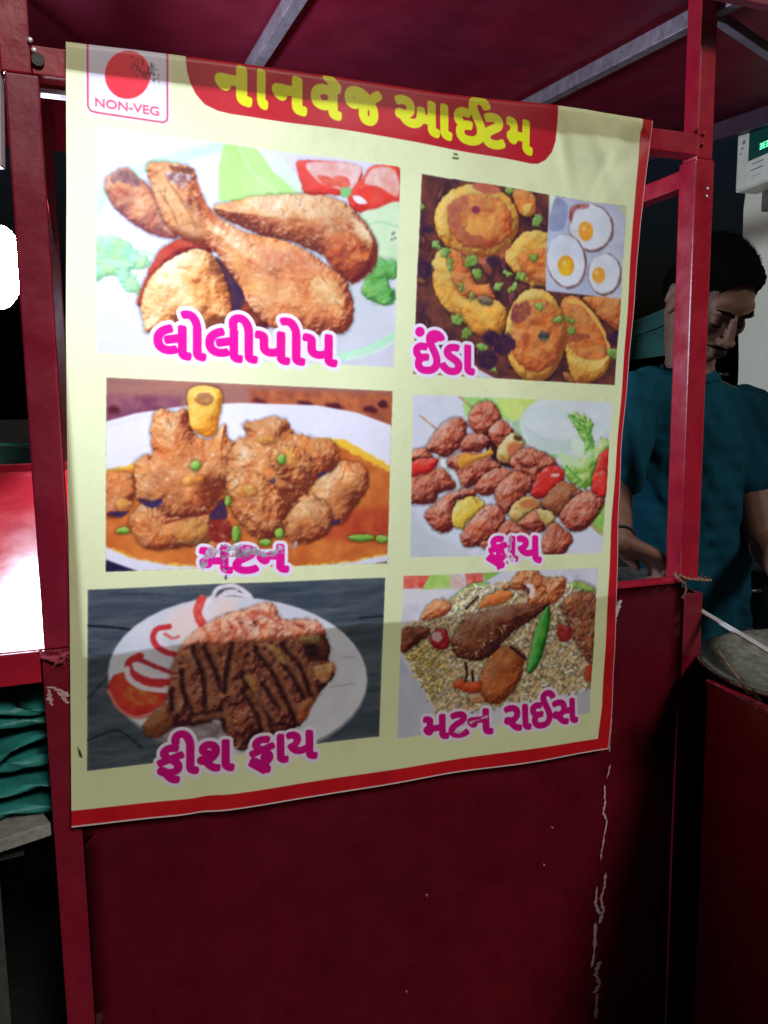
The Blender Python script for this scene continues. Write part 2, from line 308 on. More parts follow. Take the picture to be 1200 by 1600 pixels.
    blob(Z, [(600, 620), (700, 720), (640, 790), (560, 740), (585, 670)], [(80, 26, 30), (130, 50, 40), (170, 80, 50)], r=20, cast=0, soft=6)
    blob(Z, [(214, 165), (255, 150), (320, 158), (385, 180), (405, 240), (445, 325), (520, 385), (600, 422), (700, 440), (800, 480), (880, 540), (950, 590), (976, 650), (985, 735), (955, 790), (850, 800), (720, 785), (640, 740), (590, 680), (560, 610), (520, 560), (480, 500), (440, 470), (350, 440), (290, 392), (250, 300), (225, 222)], CH, r=56, amp=2.8, cell=34, jit=3, var=.28, spec=.8, gain=1.04)
    flat(Z, [(235, 195), (290, 200), (330, 270), (390, 350), (440, 430), (370, 430), (300, 380), (255, 290)], (222, 180, 128), (208, 150, 100), 16, jit=4, raw=False, soft=14, alpha=.75)
    for a, b, w_ in [((290, 220), (400, 400), 3), ((330, 210), (460, 380), 4), ((260, 260), (330, 390), 2.5)]: stroke(Z, [a, ((a[0] + b[0]) / 2 + 8, (a[1] + b[1]) / 2), b], w_, (150, 84, 52), jit=2, alpha=.6, soft=3)
    stroke(Z, [(395, 230), (430, 320), (500, 400)], 9, (184, 84, 48), (210, 120, 70), jit=3, alpha=.7, soft=5)
    flat(Z, [(285, 195), (370, 185), (378, 215), (345, 250), (310, 235)], (222, 206, 208), (130, 84, 88), 5, jit=4, raw=False, soft=4)
    flat(Z, [(300, 165), (385, 178), (380, 195), (320, 190)], (150, 84, 60), (110, 60, 50), 6, jit=3, raw=False, soft=4)
    flat(Z, [(640, 470), (760, 480), (870, 550), (840, 580), (720, 560), (650, 510)], (196, 96, 60), (222, 150, 120), 8, jit=8, raw=False, soft=12, alpha=.7)
    flat(Z, [(830, 590), (920, 600), (945, 680), (890, 690), (840, 650)], (240, 214, 156), (218, 160, 100), 9, jit=8, raw=False, soft=10, alpha=.8)
    flat(Z, [(520, 480), (580, 500), (620, 600), (590, 640), (540, 560)], (224, 166, 100), (206, 130, 76), 10, jit=6, raw=False, soft=10, alpha=.7)
    for pl_, n_ in (([(520, 400), (900, 560), (960, 740), (640, 740), (520, 560)], 110), ([(560, 300), (900, 300), (1050, 450), (990, 580), (640, 420)], 70), ([(230, 600), (400, 490), (500, 700), (240, 740)], 50), ([(240, 170), (380, 190), (500, 420), (330, 400)], 40)):
        wet(Z, pl_, n_, n_, (1.2, 3.2), (255, 236, 214), .7, dark=n_ // 5, dc=(140, 60, 40)); wet(Z, pl_, n_ // 5, n_ + 1, (5, 11), (232, 150, 80), .35)
    noclip()
    word('લોલીપોપ', Z, (246, 883), (920, 914), (246, 765), (920, 806), MAG, OUT, bold=3.6, ow=6.5)

    # ---- egg masala
    picture([(657, 272), (976, 323), (958, 602), (645, 584)]); Z = zmap(630, 260, 3.333)
    reg = [(60, 40), (1160, 200), (1120, 1150), (50, 1100)]
    flat(Z, reg, (66, 34, 50), (128, 66, 52), 26)
    for k in range(95):
        x, y = rng.uniform(60, 1120), rng.uniform(60, 1120); a = rng.uniform(.6, 1.9); L = rng.uniform(22, 70); w_ = rng.uniform(10, 26)
        pal = [[(70, 30, 44), (130, 66, 50), (184, 112, 70)], [(84, 44, 40), (160, 92, 56), (214, 150, 90)], [(60, 24, 50), (108, 50, 60), (150, 84, 84)]][int(rng.integers(3))]
        blob(Z, ell(x, y, L, w_, a, 8), pal, r=8, amp=1.5, jit=2, cast=.35, spec=.4)
    EW = [(150, 84, 40), (206, 144, 60), (234, 188, 92), (242, 210, 124)]; EO = [(150, 66, 40), (200, 104, 54), (224, 140, 72), (236, 168, 98)]
    blob(Z, [(570, 130), (640, 120), (690, 165), (680, 250), (620, 260), (575, 200)], EO, r=16, jit=3)
    blob(Z, [(615, 210), (670, 190), (670, 250), (630, 262)], EW, r=10, jit=3, cast=0)
    blob(Z, ell(378, 285, 222, 190, .12), EW, r=26, amp=1.6, jit=2.5, gain=1.05)
    blob(Z, ell(395, 290, 168, 142, .15), EO, r=22, amp=2.2, jit=4, cast=.2)
    flat(Z, [(235, 190), (330, 150), (330, 200), (280, 260), (330, 330), (390, 390), (330, 410), (260, 340), (230, 260)], (176, 90, 70), (200, 120, 80), 14, jit=6, raw=False, soft=6)
    flat(Z, [(330, 270), (400, 250), (470, 280), (440, 340), (380, 360), (320, 340)], (238, 172, 84), (226, 140, 70), 10, jit=8, raw=False, soft=6)
    flat(Z, [(310, 360), (400, 370), (430, 410), (330, 400)], (190, 100, 66), (170, 84, 60), 10, jit=4, raw=False, soft=5)
    flat(Z, [(360, 90), (440, 90), (500, 130), (440, 150), (370, 125)], (206, 112, 84), (190, 92, 70), 10, jit=3, raw=False, soft=3)
    flat(Z, ell(372, 230, 22, 20), (176, 56, 76), (130, 40, 70), 6, jit=2, soft=3)
    stroke(Z, [(250, 440), (380, 490), (480, 480), (560, 420)], 12, (196, 112, 76), (176, 92, 70), jit=3, soft=3)
    blob(Z, [(560, 410), (620, 350), (700, 336), (770, 375), (770, 600), (700, 625), (620, 592), (545, 520), (522, 470)], EW, r=22, jit=4, amp=2)
    blob(Z, [(590, 470), (650, 440), (760, 440), (760, 590), (690, 600), (620, 550)], EO, r=14, jit=4, amp=3, cast=.1)
    blob(Z, [(150, 500), (190, 432), (265, 436), (330, 500), (362, 600), (400, 660), (470, 700), (530, 760), (522, 840), (430, 888), (350, 862), (290, 792), (215, 742), (165, 660), (148, 570)], EW, r=28, amp=1.8, jit=2.5)
    blob(Z, [(225, 450), (285, 450), (340, 530), (360, 610), (440, 620), (465, 690), (390, 700), (320, 690), (262, 620), (235, 530)], EO, r=18, jit=4, amp=2.5, cast=.15)
    blob(Z, [(290, 715), (400, 690), (515, 720), (525, 830), (430, 886), (345, 850)], [(150, 84, 40), (214, 146, 60), (238, 182, 80), (244, 200, 110)], r=30, jit=3, amp=1.4, cast=.1)
    blob(Z, ell(420, 700, 42, 24, .3), [(70, 60, 50), (120, 96, 70), (170, 140, 110)], r=8)
    blob(Z, [(940, 680), (1130, 690), (1120, 850), (1040, 808), (975, 745)], EO, r=18, jit=3)
    blob(Z, [(820, 705), (900, 682), (980, 755), (1045, 860), (1078, 985), (1045, 1070), (960, 1126), (885, 1120), (850, 1010), (830, 900)], EO, r=26, amp=2.2, jit=3)
    blob(Z, [(848, 925), (900, 985), (1000, 1012), (1070, 985), (1045, 1075), (960, 1128), (885, 1115), (850, 1020)], EW, r=24, amp=1.2, cast=.05, gain=1.08)
    stroke(Z, [(860, 700), (930, 720), (1000, 810), (1050, 900), (1068, 985)], 7, (236, 186, 92), jit=1.5, soft=2)
    flat(Z, [(850, 880), (940, 870), (965, 895), (900, 915), (850, 912)], (160, 72, 50), (190, 104, 70), 8, raw=False, soft=3, jit=2)
    blob(Z, ell(683, 880, 160, 245, .03), EW, r=28, amp=1.5, jit=2)
    blob(Z, ell(690, 880, 138, 190, .05), EO, r=22, amp=2.6, jit=3, cast=.15)
    flat(Z, [(560, 740), (640, 700), (660, 760), (610, 810), (565, 820)], (176, 96, 64), (130, 60, 66), 9, jit=5, raw=False, soft=5)
    flat(Z, [(620, 880), (650, 870), (650, 930), (625, 960)], (190, 86, 56), raw=False, jit=4, soft=5); flat(Z, ell(727, 885, 30, 28), (64, 62, 60), (120, 112, 90), 6, jit=3, soft=3)
    stroke(Z, [(634, 1070), (630, 1150)], 4, (150, 96, 50), soft=3)
    for (x, y, rx, ry) in [(350, 495, 30, 36), (378, 560, 28, 24), (695, 282, 36, 26), (165, 408, 26, 22), (680, 475, 26, 24), (612, 570, 24, 26), (490, 630, 20, 30), (570, 632, 15, 34), (540, 560, 32, 14), (870, 855, 22, 24), (860, 800, 14, 30), (1085, 975, 26, 34), (325, 870, 24, 28), (400, 945, 30, 22), (465, 1058, 22, 16), (215, 448, 30, 20), (240, 505, 34, 14), (300, 630, 14, 22), (345, 675, 22, 12), (545, 125, 26, 22), (270, 800, 26, 34), (705, 730, 16, 22), (800, 800, 16, 26), (90, 215, 16, 20)]:
        blob(Z, ell(x, y, rx, ry, rng.uniform(0, 3), 9), [(74, 96, 40), (130, 164, 74), (176, 204, 124)], r=5, amp=1.5, jit=6, cast=.2, spec=.2)
    for (x, y, s) in [(470, 500, 1), (520, 930, 1.6), (430, 1010, 1.5), (100, 540, 1.4), (450, 900, 1.2), (280, 70, .8), (120, 330, .8), (1090, 900, 1)]:
        flat(Z, [(x - 40 * s, y - 20 * s), (x + 10 * s, y - 36 * s), (x + 38 * s, y), (x + 5 * s, y + 34 * s), (x - 30 * s, y + 20 * s)], (48, 28, 58), (80, 40, 60), 8, jit=5, raw=False, soft=4)
    flat(Z, [(330, 1100), (370, 1052), (480, 1110)], (214, 214, 228))
    # fried eggs inset
    P_ = [(760, 143), (1165, 212), (1165, 700), (1130, 692), (740, 648)]
    flat(Z, P_, (178, 184, 212), (206, 208, 226), 60, soft=1.2)
    flat(Z, [(760, 143), (800, 150), (765, 260)], (222, 236, 206)); flat(Z, [(800, 160), (860, 210), (840, 320), (765, 330), (765, 250)], (140, 146, 180), (160, 166, 196), 20, raw=False, soft=3)
    flat(Z, [(1110, 208), (1165, 212), (1160, 280), (1135, 250)], (198, 208, 160), soft=2)
    for (cx_, cy_, rx, ry, ro, yx, yy, yrx, yry, yc) in [(975, 315, 108, 126, -.15, 950, 338, 38, 52, (250, 178, 66)), (848, 490, 100, 142, -.12, 847, 518, 43, 54, (244, 196, 40)), (1040, 560, 82, 108, .1, 1014, 568, 33, 42, (246, 176, 76))]:
        flat(Z, ell(cx_ + 4, cy_ + 5, rx + 3, ry + 3, ro), (118, 84, 84), (150, 120, 120), 8, jit=2.0, soft=2)
        flat(Z, ell(cx_, cy_, rx - 4, ry - 4, ro), (232, 234, 242), (216, 222, 236), 24, jit=1.5, soft=2)
        flat(Z, ell(yx, yy, yrx, yry), yc, (240, 160, 50), 14, jit=1, soft=2); flat(Z, ell(yx - 10, yy - 14, 10, 12), (252, 222, 140), soft=4, alpha=.8)
    flat(Z, [(870, 225), (900, 200), (965, 195), (960, 215), (905, 225), (880, 300)], (150, 74, 76), (190, 120, 116), 6, jit=3, raw=False, soft=3)
    noclip()
    word('ઈંડા', Z, (58, 1066), (356, 1080), (58, 925), (356, 938), MAG, OUT, bold=3.6, ow=6, extra=[ell(84, 862, 15, 15)])

    # ---- mutton curry
    picture([(166, 590), (613, 611), (604, 880), (165, 892)]); Z = zmap(150, 580, 2.5)
    flat(Z, [(0, 0), (1200, 0), (1200, 825), (0, 825)], (170, 112, 96), (140, 96, 92), 40, ax=4)
    flat(Z, [(600, 70), (1200, 90), (1200, 250), (900, 150), (600, 130)], (196, 108, 66), (150, 74, 56), 22, soft=10)
    flat(Z, [(30, 90), (330, 100), (340, 150), (30, 200)], (118, 60, 84), (150, 90, 100), 20, soft=10)
    for (x, y, rx, ry) in [(820, 128, 34, 12), (930, 138, 40, 14), (1070, 150, 30, 14), (640, 116, 24, 8), (1120, 130, 20, 16), (70, 150, 22, 16)]: flat(Z, ell(x, y, rx, ry, .2), (84, 26, 40), soft=6, jit=3)
    flat(Z, [(20, 202), (150, 165), (350, 135), (560, 124), (860, 133), (1020, 162), (1170, 218), (1160, 735), (1020, 765), (180, 790), (20, 725)], (234, 229, 240), (226, 222, 236), 60, soft=2)
    stroke(Z, [(40, 215), (200, 175), (400, 150)], 4, (214, 210, 228), soft=5, alpha=.7)
    flat(Z, [(30, 385), (130, 366), (210, 330), (500, 280), (900, 262), (970, 268), (1060, 318), (1165, 378), (1160, 710), (1000, 745), (700, 772), (300, 758), (140, 728), (30, 678)], (240, 190, 60), soft=4, jit=2)
    flat(Z, [(30, 400), (140, 378), (210, 350), (500, 290), (900, 285), (960, 300), (1060, 350), (1165, 400), (1160, 706), (1000, 740), (700, 768), (300, 752), (140, 724), (30, 672)], (196, 96, 44), (222, 128, 60), 26, soft=5, jit=5)
    flat(Z, [(950, 560), (1150, 530), (1150, 640), (900, 660)], (180, 62, 40), (200, 90, 50), 20, soft=14, raw=False)
    MT = [(112, 44, 30), (170, 90, 52), (204, 124, 72), (222, 152, 96), (242, 204, 156)]
    MB = dict(amp=1.6, cell=20, jit=3.5, var=.30, spec=1.2)
    blob(Z, [(40, 402), (110, 390), (155, 430), (140, 520), (92, 562), (30, 552)], MT, r=30, **MB)
    blob(Z, [(880, 400), (950, 352), (1040, 366), (1066, 440), (1005, 540), (960, 592), (900, 592), (815, 520)], MT, r=44, **MB)
    blob(Z, [(220, 320), (212, 230), (240, 148), (300, 160), (352, 148), (390, 250), (455, 262), (500, 208), (516, 262), (560, 300), (560, 420), (500, 470), (445, 540), (350, 575), (250, 562), (165, 500), (155, 430), (150, 362), (190, 326)], MT, r=60, **MB)
    blob(Z, [(575, 205), (640, 190), (700, 178), (748, 195), (764, 235), (845, 260), (925, 275), (948, 330), (930, 385), (880, 405), (830, 460), (805, 520), (745, 570), (702, 642), (640, 652), (570, 602), (530, 530), (505, 440), (515, 330), (550, 270), (585, 250)], MT, r=60, **MB)
    blob(Z, [(520, 400), (640, 400), (720, 480), (740, 570), (700, 640), (640, 652), (570, 602), (530, 530)], MT, r=36, amp=3.4, cell=13, jit=5, var=.2, spec=.9, cast=.2)
    blob(Z, [(700, 300), (800, 300), (850, 370), (800, 440), (720, 420), (680, 360)], MT, r=34, amp=3.2, cell=12, jit=5, spec=.8, cast=.15)
    blob(Z, [(730, 592), (800, 490), (880, 500), (924, 560), (902, 632), (820, 672), (748, 652)], MT, r=36, **MB)
    blob(Z, [(135, 562), (200, 512), (300, 572), (440, 562), (452, 620), (440, 672), (300, 692), (200, 692), (138, 622)], MT, r=40, **MB)
    blob(Z, [(300, 620), (370, 575), (445, 600), (440, 670), (340, 672)], [(120, 70, 40), (190, 120, 60), (222, 160, 92)], r=24, cast=.05, amp=3)
    for c_ in [(375, 425, 42, 24), (670, 270, 34, 20), (110, 520, 30, 26), (745, 340, 36, 30), (590, 470, 44, 26)]: blob(Z, ell(*c_, 0, 10), [(160, 90, 50), (214, 140, 66), (238, 180, 96)], r=10, jit=4, cast=.1, spec=1)
    blob(Z, [(362, 75), (420, 58), (486, 75), (490, 140), (478, 190), (468, 242), (428, 256), (375, 225), (358, 150)], [(176, 100, 30), (226, 154, 52), (242, 190, 84), (248, 214, 130)], r=26, amp=1.4, jit=2, spec=.5)
    blob(Z, ell(422, 106, 36, 26), [(130, 74, 50), (176, 116, 70), (200, 150, 100)], r=8, cast=.1)
    stroke(Z, [(385, 100), (400, 82), (450, 80), (468, 105)], 3, (250, 214, 120), soft=2)
    for q in [[(165, 497), (215, 502), (262, 494), (245, 525), (200, 530)], [(445, 560), (490, 500), (512, 545), (505, 582), (460, 582)], [(680, 425), (698, 415), (692, 440)], [(868, 402), (912, 380), (900, 400), (875, 412)], [(908, 588), (955, 580), (930, 600)], [(45, 552), (125, 545), (90, 568)]]: flat(Z, q, (44, 36, 84), (84, 40, 60), 10, raw=False, jit=3, soft=3)
    flat(Z, [(450, 588), (520, 585), (527, 662), (450, 662)], (122, 30, 30), (150, 50, 40), 10, raw=False, soft=3)
    wet(Z, [(160, 330), (300, 160), (500, 300), (700, 190), (940, 300), (1050, 400), (900, 620), (640, 650), (440, 680), (140, 640)], 260, 5, (1.2, 3.4), alpha=.7, dark=34, dc=(120, 46, 28))
    wet(Z, [(160, 330), (300, 160), (500, 300), (700, 190), (940, 300), (1050, 400), (900, 620), (640, 650), (440, 680), (140, 640)], 70, 6, (4, 9), (244, 184, 96), .4)
    for q in [[(740, 560), (790, 505)], [(270, 590), (360, 568), (450, 548), (500, 500)], [(830, 665), (900, 632)], [(720, 640), (745, 590)]]: stroke(Z, q, 4, (110, 36, 26), jit=2, alpha=.8, soft=3)
    for (x, y, rx, ry) in [(390, 368, 20, 20), (547, 635, 18, 34), (716, 632, 18, 22), (660, 668, 24, 14), (105, 620, 28, 12), (1036, 650, 50, 14), (1115, 655, 26, 16), (725, 345, 16, 20), (515, 505, 12, 20)]:
        blob(Z, ell(x, y, rx, ry, 0, 10), [(70, 110, 34), (132, 176, 66), (176, 206, 110)], r=7, amp=.8, jit=2)
    flat(Z, [(0, 720), (180, 785), (0, 790)], (34, 28, 62), soft=2)
    noclip()
    word('મટન', Z, (410, 785), (746, 778), (410, 692), (746, 678), MAG, OUT, bold=3.4, ow=6)
    stroke(Z, [(420, 752), (450, 700), (500, 688), (600, 700), (680, 712), (764, 672)], 13, (150, 140, 152), (200, 190, 200), jit=7, thr=.36, cell=10, alpha=.95)
    stroke(Z, [(430, 735), (520, 715), (620, 715)], 12, (120, 100, 112), (190, 150, 170), jit=6, thr=.42, cell=8, alpha=.9)
    stroke(Z, [(490, 690), (500, 745), (505, 806)], 6, (70, 50, 64), (220, 215, 220), jit=5, thr=.42, cell=6)

    # ---- skewers
    picture([(644, 616), (955, 629), (941, 864), (639, 870)]); Z = zmap(620, 600, 3.4286)
    flat(Z, [(0, 0), (1200, 0), (1200, 960), (0, 960)], (222, 222, 234), (212, 214, 226), 60)
    flat(Z, [(60, 640), (160, 790), (340, 880), (460, 960), (0, 960), (0, 640)], (196, 202, 208), (208, 212, 218), 60, soft=10)
    flat(Z, [(180, 360), (240, 400), (340, 550), (300, 560), (250, 470)], (214, 226, 222), (236, 238, 238), 12, soft=4)
    flat(Z, [(345, 75), (560, 70), (760, 80), (758, 130), (660, 200), (600, 200), (530, 165), (480, 110), (400, 140), (350, 180)], (160, 212, 110), (196, 230, 150), 20, jit=5, soft=3)
    flat(Z, [(556, 78), (752, 84), (740, 130), (690, 172), (610, 186), (555, 150)], (198, 220, 96), (216, 232, 140), 30, soft=3, raw=False)
    flat(Z, [(600, 200), (680, 190), (740, 300), (860, 380), (840, 420), (720, 350), (640, 270)], (146, 190, 120), (200, 220, 190), 26, jit=3, soft=4)
    flat(Z, ell(830, 225, 180, 150, .1), (206, 222, 216), (224, 232, 230), 30, soft=4)
    flat(Z, ell(840, 185, 165, 105, .08), (226, 234, 234), (214, 226, 222), 16, jit=2, soft=4, ax=3)
    for k in range(5): stroke(Z, [(680 + k * 6, 230 + k * 18), (780, 290 + k * 14), (900, 305 + k * 12), (960, 280 + k * 10)], 2.0, (180, 200, 192), alpha=.6, soft=3)
    flat(Z, [(930, 170), (1040, 90), (1160, 90), (1160, 260), (1040, 300), (990, 260)], (228, 234, 236), (214, 226, 226), 20, soft=4)
    blob(Z, [(905, 165), (980, 160), (1045, 210), (1040, 260), (1060, 330), (1100, 290), (1140, 320), (1130, 380), (1065, 440), (1052, 540), (985, 556), (900, 505), (872, 420), (960, 400), (1000, 350), (975, 270)], [(90, 150, 56), (146, 196, 90), (190, 222, 140), (226, 240, 200)], r=20, amp=5, cell=18, jit=6, cast=.05, spec=.2)
    flat(Z, [(935, 290), (985, 300), (1000, 370), (965, 395), (930, 350)], (222, 238, 214), jit=3, raw=False, soft=4); flat(Z, [(860, 365), (930, 385), (1000, 430), (960, 440), (880, 420)], (206, 232, 180), jit=3, raw=False, soft=4)
    for q in [[(915, 165), (1000, 205)], [(930, 185), (1030, 250)], [(1000, 240), (1040, 330)], [(900, 440), (980, 520)]]: stroke(Z, q, 3, (84, 160, 70), jit=2, soft=2)
    flat(Z, [(1060, 680), (1115, 640), (1110, 800), (1040, 762)], (140, 196, 84), (180, 220, 130), 14, jit=4, raw=False, soft=3)
    for q in [[(118, 168), (215, 250)], [(318, 62), (405, 138)], [(1010, 740), (1100, 808)], [(1030, 735), (1100, 790)]]: stroke(Z, q, 2.6, (206, 156, 104), (186, 120, 80), soft=1.5)
    K = [(92, 30, 30), (156, 66, 48), (194, 100, 76), (216, 140, 112), (234, 184, 160)]
    kb = lambda pts, c_=K, **o: blob(Z, pts, c_, **{**dict(r=26, amp=2.8, cell=10, jit=3, var=.18, spec=.5, cast=.4), **o})
    R_ = [(150, 20, 24), (208, 36, 36), (228, 66, 56), (240, 130, 110)]; Yo = [(150, 120, 40), (214, 176, 60), (236, 206, 92), (242, 224, 150)]; On = [(130, 90, 50), (196, 150, 80), (226, 196, 120), (240, 226, 180)]
    flat(Z, [(440, 260), (560, 340), (640, 420), (600, 450), (500, 400)], (60, 26, 40), raw=False, soft=4)
    kb([(372, 195), (398, 122), (470, 93), (522, 120), (545, 190), (500, 255), (450, 282), (400, 252)]); kb([(478, 250), (540, 190), (595, 228), (625, 270), (575, 325), (540, 345), (495, 300)])
    kb([(152, 342), (200, 252), (260, 195), (322, 178), (362, 215), (352, 300), (300, 362), (250, 392), (200, 372)]); kb([(330, 322), (380, 262), (475, 282), (472, 332), (420, 362), (340, 362)])
    kb([(262, 400), (330, 368), (440, 370), (545, 430), (522, 472), (430, 522), (370, 556), (330, 532), (310, 470), (268, 440)])
    kb([(325, 385), (450, 372), (492, 340), (505, 378), (430, 405), (335, 450)], [(180, 110, 40), (228, 156, 56), (240, 184, 84)], r=12, amp=1, cast=.15)
    kb([(525, 362), (570, 290), (622, 262), (675, 310), (660, 352), (600, 425), (540, 412)], On, r=18, amp=1.2); flat(Z, [(590, 325), (665, 320), (650, 370), (600, 400)], (206, 116, 76), jit=4, raw=False, soft=6); flat(Z, [(620, 275), (662, 285), (660, 305), (630, 300)], (90, 50, 40), raw=False, soft=4)
    kb([(600, 402), (680, 338), (762, 360), (832, 400), (852, 450), (782, 482), (742, 545), (700, 502), (618, 462)]); kb([(640, 370), (720, 380), (740, 430), (690, 450), (640, 420)], r=14, cast=.2)
    kb([(765, 462), (850, 438), (888, 470), (872, 532), (790, 605), (718, 602), (712, 572)], R_, r=16, amp=.8); flat(Z, ell(840, 487, 24, 10, -.1), (244, 190, 180), soft=3); flat(Z, ell(790, 458, 14, 8), (240, 140, 120), soft=3)
    kb([(778, 612), (870, 520), (970, 560), (982, 592), (900, 682), (850, 712), (770, 662)], [(90, 40, 34), (150, 80, 56), (186, 116, 80), (210, 150, 112)], amp=1.5)
    kb([(870, 690), (960, 590), (1060, 568), (1112, 612), (1080, 692), (1010, 772), (940, 787), (888, 750)])
    kb([(1052, 462), (1090, 370), (1140, 355), (1130, 480), (1115, 600), (1040, 570), (1045, 500)], R_, r=14, amp=1)
    kb([(1050, 480), (1120, 470), (1125, 560), (1100, 605), (1040, 575)], R_, r=12, amp=.8, cast=.3)
    kb([(60, 370), (130, 342), (182, 385), (150, 412), (60, 412)]); kb([(50, 500), (150, 468), (230, 453), (272, 490), (302, 552), (220, 582), (190, 632), (120, 642), (50, 625)]); kb([(60, 418), (202, 394), (203, 440), (150, 478), (60, 494)], R_, r=12, amp=.6)
    kb([(405, 545), (480, 468), (560, 449), (610, 475), (600, 540), (500, 590), (430, 590)]); kb([(520, 560), (600, 480), (655, 470), (712, 502), (712, 562), (640, 642), (580, 692), (530, 652)])
    kb([(145, 692), (230, 608), (300, 568), (400, 558), (405, 605), (310, 622), (292, 762), (240, 792), (175, 762)])
    kb([(283, 690), (320, 622), (400, 598), (455, 640), (445, 685), (372, 732), (345, 772), (293, 752)], Yo, r=16, amp=.8, spec=.8)
    kb([(335, 812), (390, 720), (470, 648), (542, 658), (575, 720), (552, 782), (470, 852), (380, 872), (345, 852)]); kb([(548, 762), (610, 728), (685, 768), (700, 820), (556, 830)])
    kb([(590, 692), (640, 620), (722, 603), (758, 650), (700, 702), (640, 738)], On, r=16, amp=.8, spec=.8); flat(Z, [(650, 640), (720, 610), (750, 650), (700, 665)], (206, 120, 70), jit=4, raw=False, soft=5)
    kb([(648, 742), (740, 668), (790, 690), (780, 790), (690, 782)]); kb([(740, 670), (830, 688), (838, 740), (790, 760)], On, r=12, amp=1, cast=.2); kb([(778, 822), (820, 748), (870, 758), (938, 830), (905, 880), (880, 912), (785, 912)])
    kb([(440, 850), (500, 830), (480, 880), (450, 870)], r=12)
    wet(Z, [(160, 330), (470, 100), (850, 440), (1100, 610), (900, 880), (400, 860), (80, 600)], 230, 8, (1, 2.8), (250, 214, 196), .6, dark=36, dc=(100, 40, 34))
    noclip()
    word('ફાય', Z, (492, 938), (762, 948), (492, 822), (762, 816), MAG, OUT, bold=3.4, ow=6, extra=[[(480, 935), (492, 922), (560, 962), (550, 978)], [(535, 900), (560, 895), (556, 975), (540, 985)]])
    stroke(Z, [(612, 820), (600, 890), (590, 955)], 8, (214, 190, 206), (200, 130, 170), jit=4, thr=.4, cell=8)
    stroke(Z, [(570, 900), (620, 940)], 10, (226, 220, 230), (190, 180, 190), jit=5, thr=.44, cell=8)

    # ---- fried fish
    picture([(137, 920), (601, 902), (591, 1149), (136, 1202)]); Z = zmap(120, 890, 2.4)
    flat(Z, [(0, 0), (1200, 0), (1200, 800), (0, 800)], (62, 72, 84), (88, 96, 104), 9, ax=7)
    for k in range(46):
        y = rng.uniform(30, 760); x = rng.uniform(0, 1000); stroke(Z, [(x, y), (x + rng.uniform(60, 240), y + rng.uniform(2, 14))], 1.6, (40, 46, 60) if k % 3 else (112, 118, 124), jit=1.2, alpha=.5)
    stroke(Z, [(30, 205), (150, 215), (270, 232)], 3.5, (22, 26, 34), jit=1); stroke(Z, [(1060, 180), (1160, 172)], 3, (26, 30, 38), jit=1); stroke(Z, [(40, 480), (180, 330)], 2.5, (36, 42, 54), jit=1); stroke(Z, [(30, 640), (150, 600), (240, 660)], 3, (30, 36, 48), jit=1)
    flat(Z, ell(602, 402, 488, 300, .035, 40), (148, 152, 164), soft=3); flat(Z, ell(602, 396, 484, 294, .035, 40), (222, 222, 230), (212, 213, 222), 60, soft=2)
    flat(Z, ell(640, 410, 390, 225, .05, 36), (208, 208, 218), (216, 214, 222), 60, soft=12)
    for q in [[(1000, 330), (1040, 326)], [(950, 440), (1040, 425)]]: stroke(Z, q, 2, (150, 150, 160), soft=2, alpha=.7)
    flat(Z, [(330, 200), (440, 120), (600, 100), (560, 200), (430, 280)], (240, 214, 206), (232, 222, 222), 20, raw=False, soft=12, jit=4)
    for q, w_ in [([(505, 110), (530, 70), (590, 60), (640, 90), (652, 104)], 7), ([(520, 130), (540, 98), (590, 88), (650, 104)], 6), ([(500, 190), (486, 150), (500, 110)], 9), ([(540, 100), (560, 80), (600, 78)], 4)]: stroke(Z, q, w_, (240, 236, 240), (226, 206, 212), soft=2)
    stroke(Z, [(470, 206), (452, 160), (468, 110)], 14, (222, 66, 60), (236, 110, 96), soft=2, jit=1.5)
    flat(Z, [(118, 440), (145, 390), (210, 384), (300, 425), (345, 460), (320, 505), (240, 545), (160, 520)], (190, 40, 40), (214, 74, 50), 14, raw=False, soft=2, jit=2)
    flat(Z, [(170, 450), (220, 435), (290, 465), (300, 495), (240, 505), (190, 485)], (208, 120, 60), (200, 70, 50), 8, raw=False, soft=5, jit=3)
    stroke(Z, [(118, 450), (160, 520), (230, 552), (300, 530)], 5, (214, 120, 110), soft=2)
    for q, w_, c_ in [([(236, 322), (196, 345), (205, 385), (270, 418), (345, 420)], 12, (200, 48, 56)), ([(188, 368), (196, 405), (250, 440), (340, 452)], 9, (228, 218, 226)), ([(228, 332), (290, 360), (355, 385)], 7, (176, 50, 62)), ([(215, 352), (280, 392), (350, 400)], 7, (232, 214, 222)), ([(345, 213), (298, 222), (286, 262), (318, 300), (385, 322)], 9, (204, 54, 60)), ([(345, 232), (316, 240), (312, 268), (350, 296)], 6, (236, 222, 226)), ([(330, 240), (360, 256), (380, 250)], 5, (226, 110, 100))]:
        stroke(Z, q, w_, c_, soft=2, jit=1)
    FB = [(60, 22, 30), (110, 50, 46), (148, 82, 64), (180, 116, 88), (210, 160, 126)]
    Z = zmap(230, 880, 3.3333)
    flat(Z, [(0, 850), (300, 800), (420, 860), (300, 920), (100, 930)], (130, 110, 116), (170, 160, 166), 10, raw=False, soft=14, jit=4)
    blob(Z, [(170, 440), (260, 350), (380, 280), (500, 240), (640, 205), (700, 290), (860, 292), (925, 370), (948, 440), (940, 500), (975, 540), (965, 600), (880, 700), (800, 830), (700, 880), (560, 890), (500, 965), (440, 930), (390, 850), (380, 800), (250, 840), (120, 850), (30, 905), (-20, 870), (30, 780), (105, 700), (120, 560)], FB, r=46, amp=3.4, cell=9, jit=4, var=.2, spec=.5, cast=.25, gain=.95)
    blob(Z, [(-30, 850), (30, 780), (110, 740), (130, 840), (40, 905)], [(96, 50, 34), (150, 90, 54), (184, 126, 84)], r=24, cast=0, jit=3)
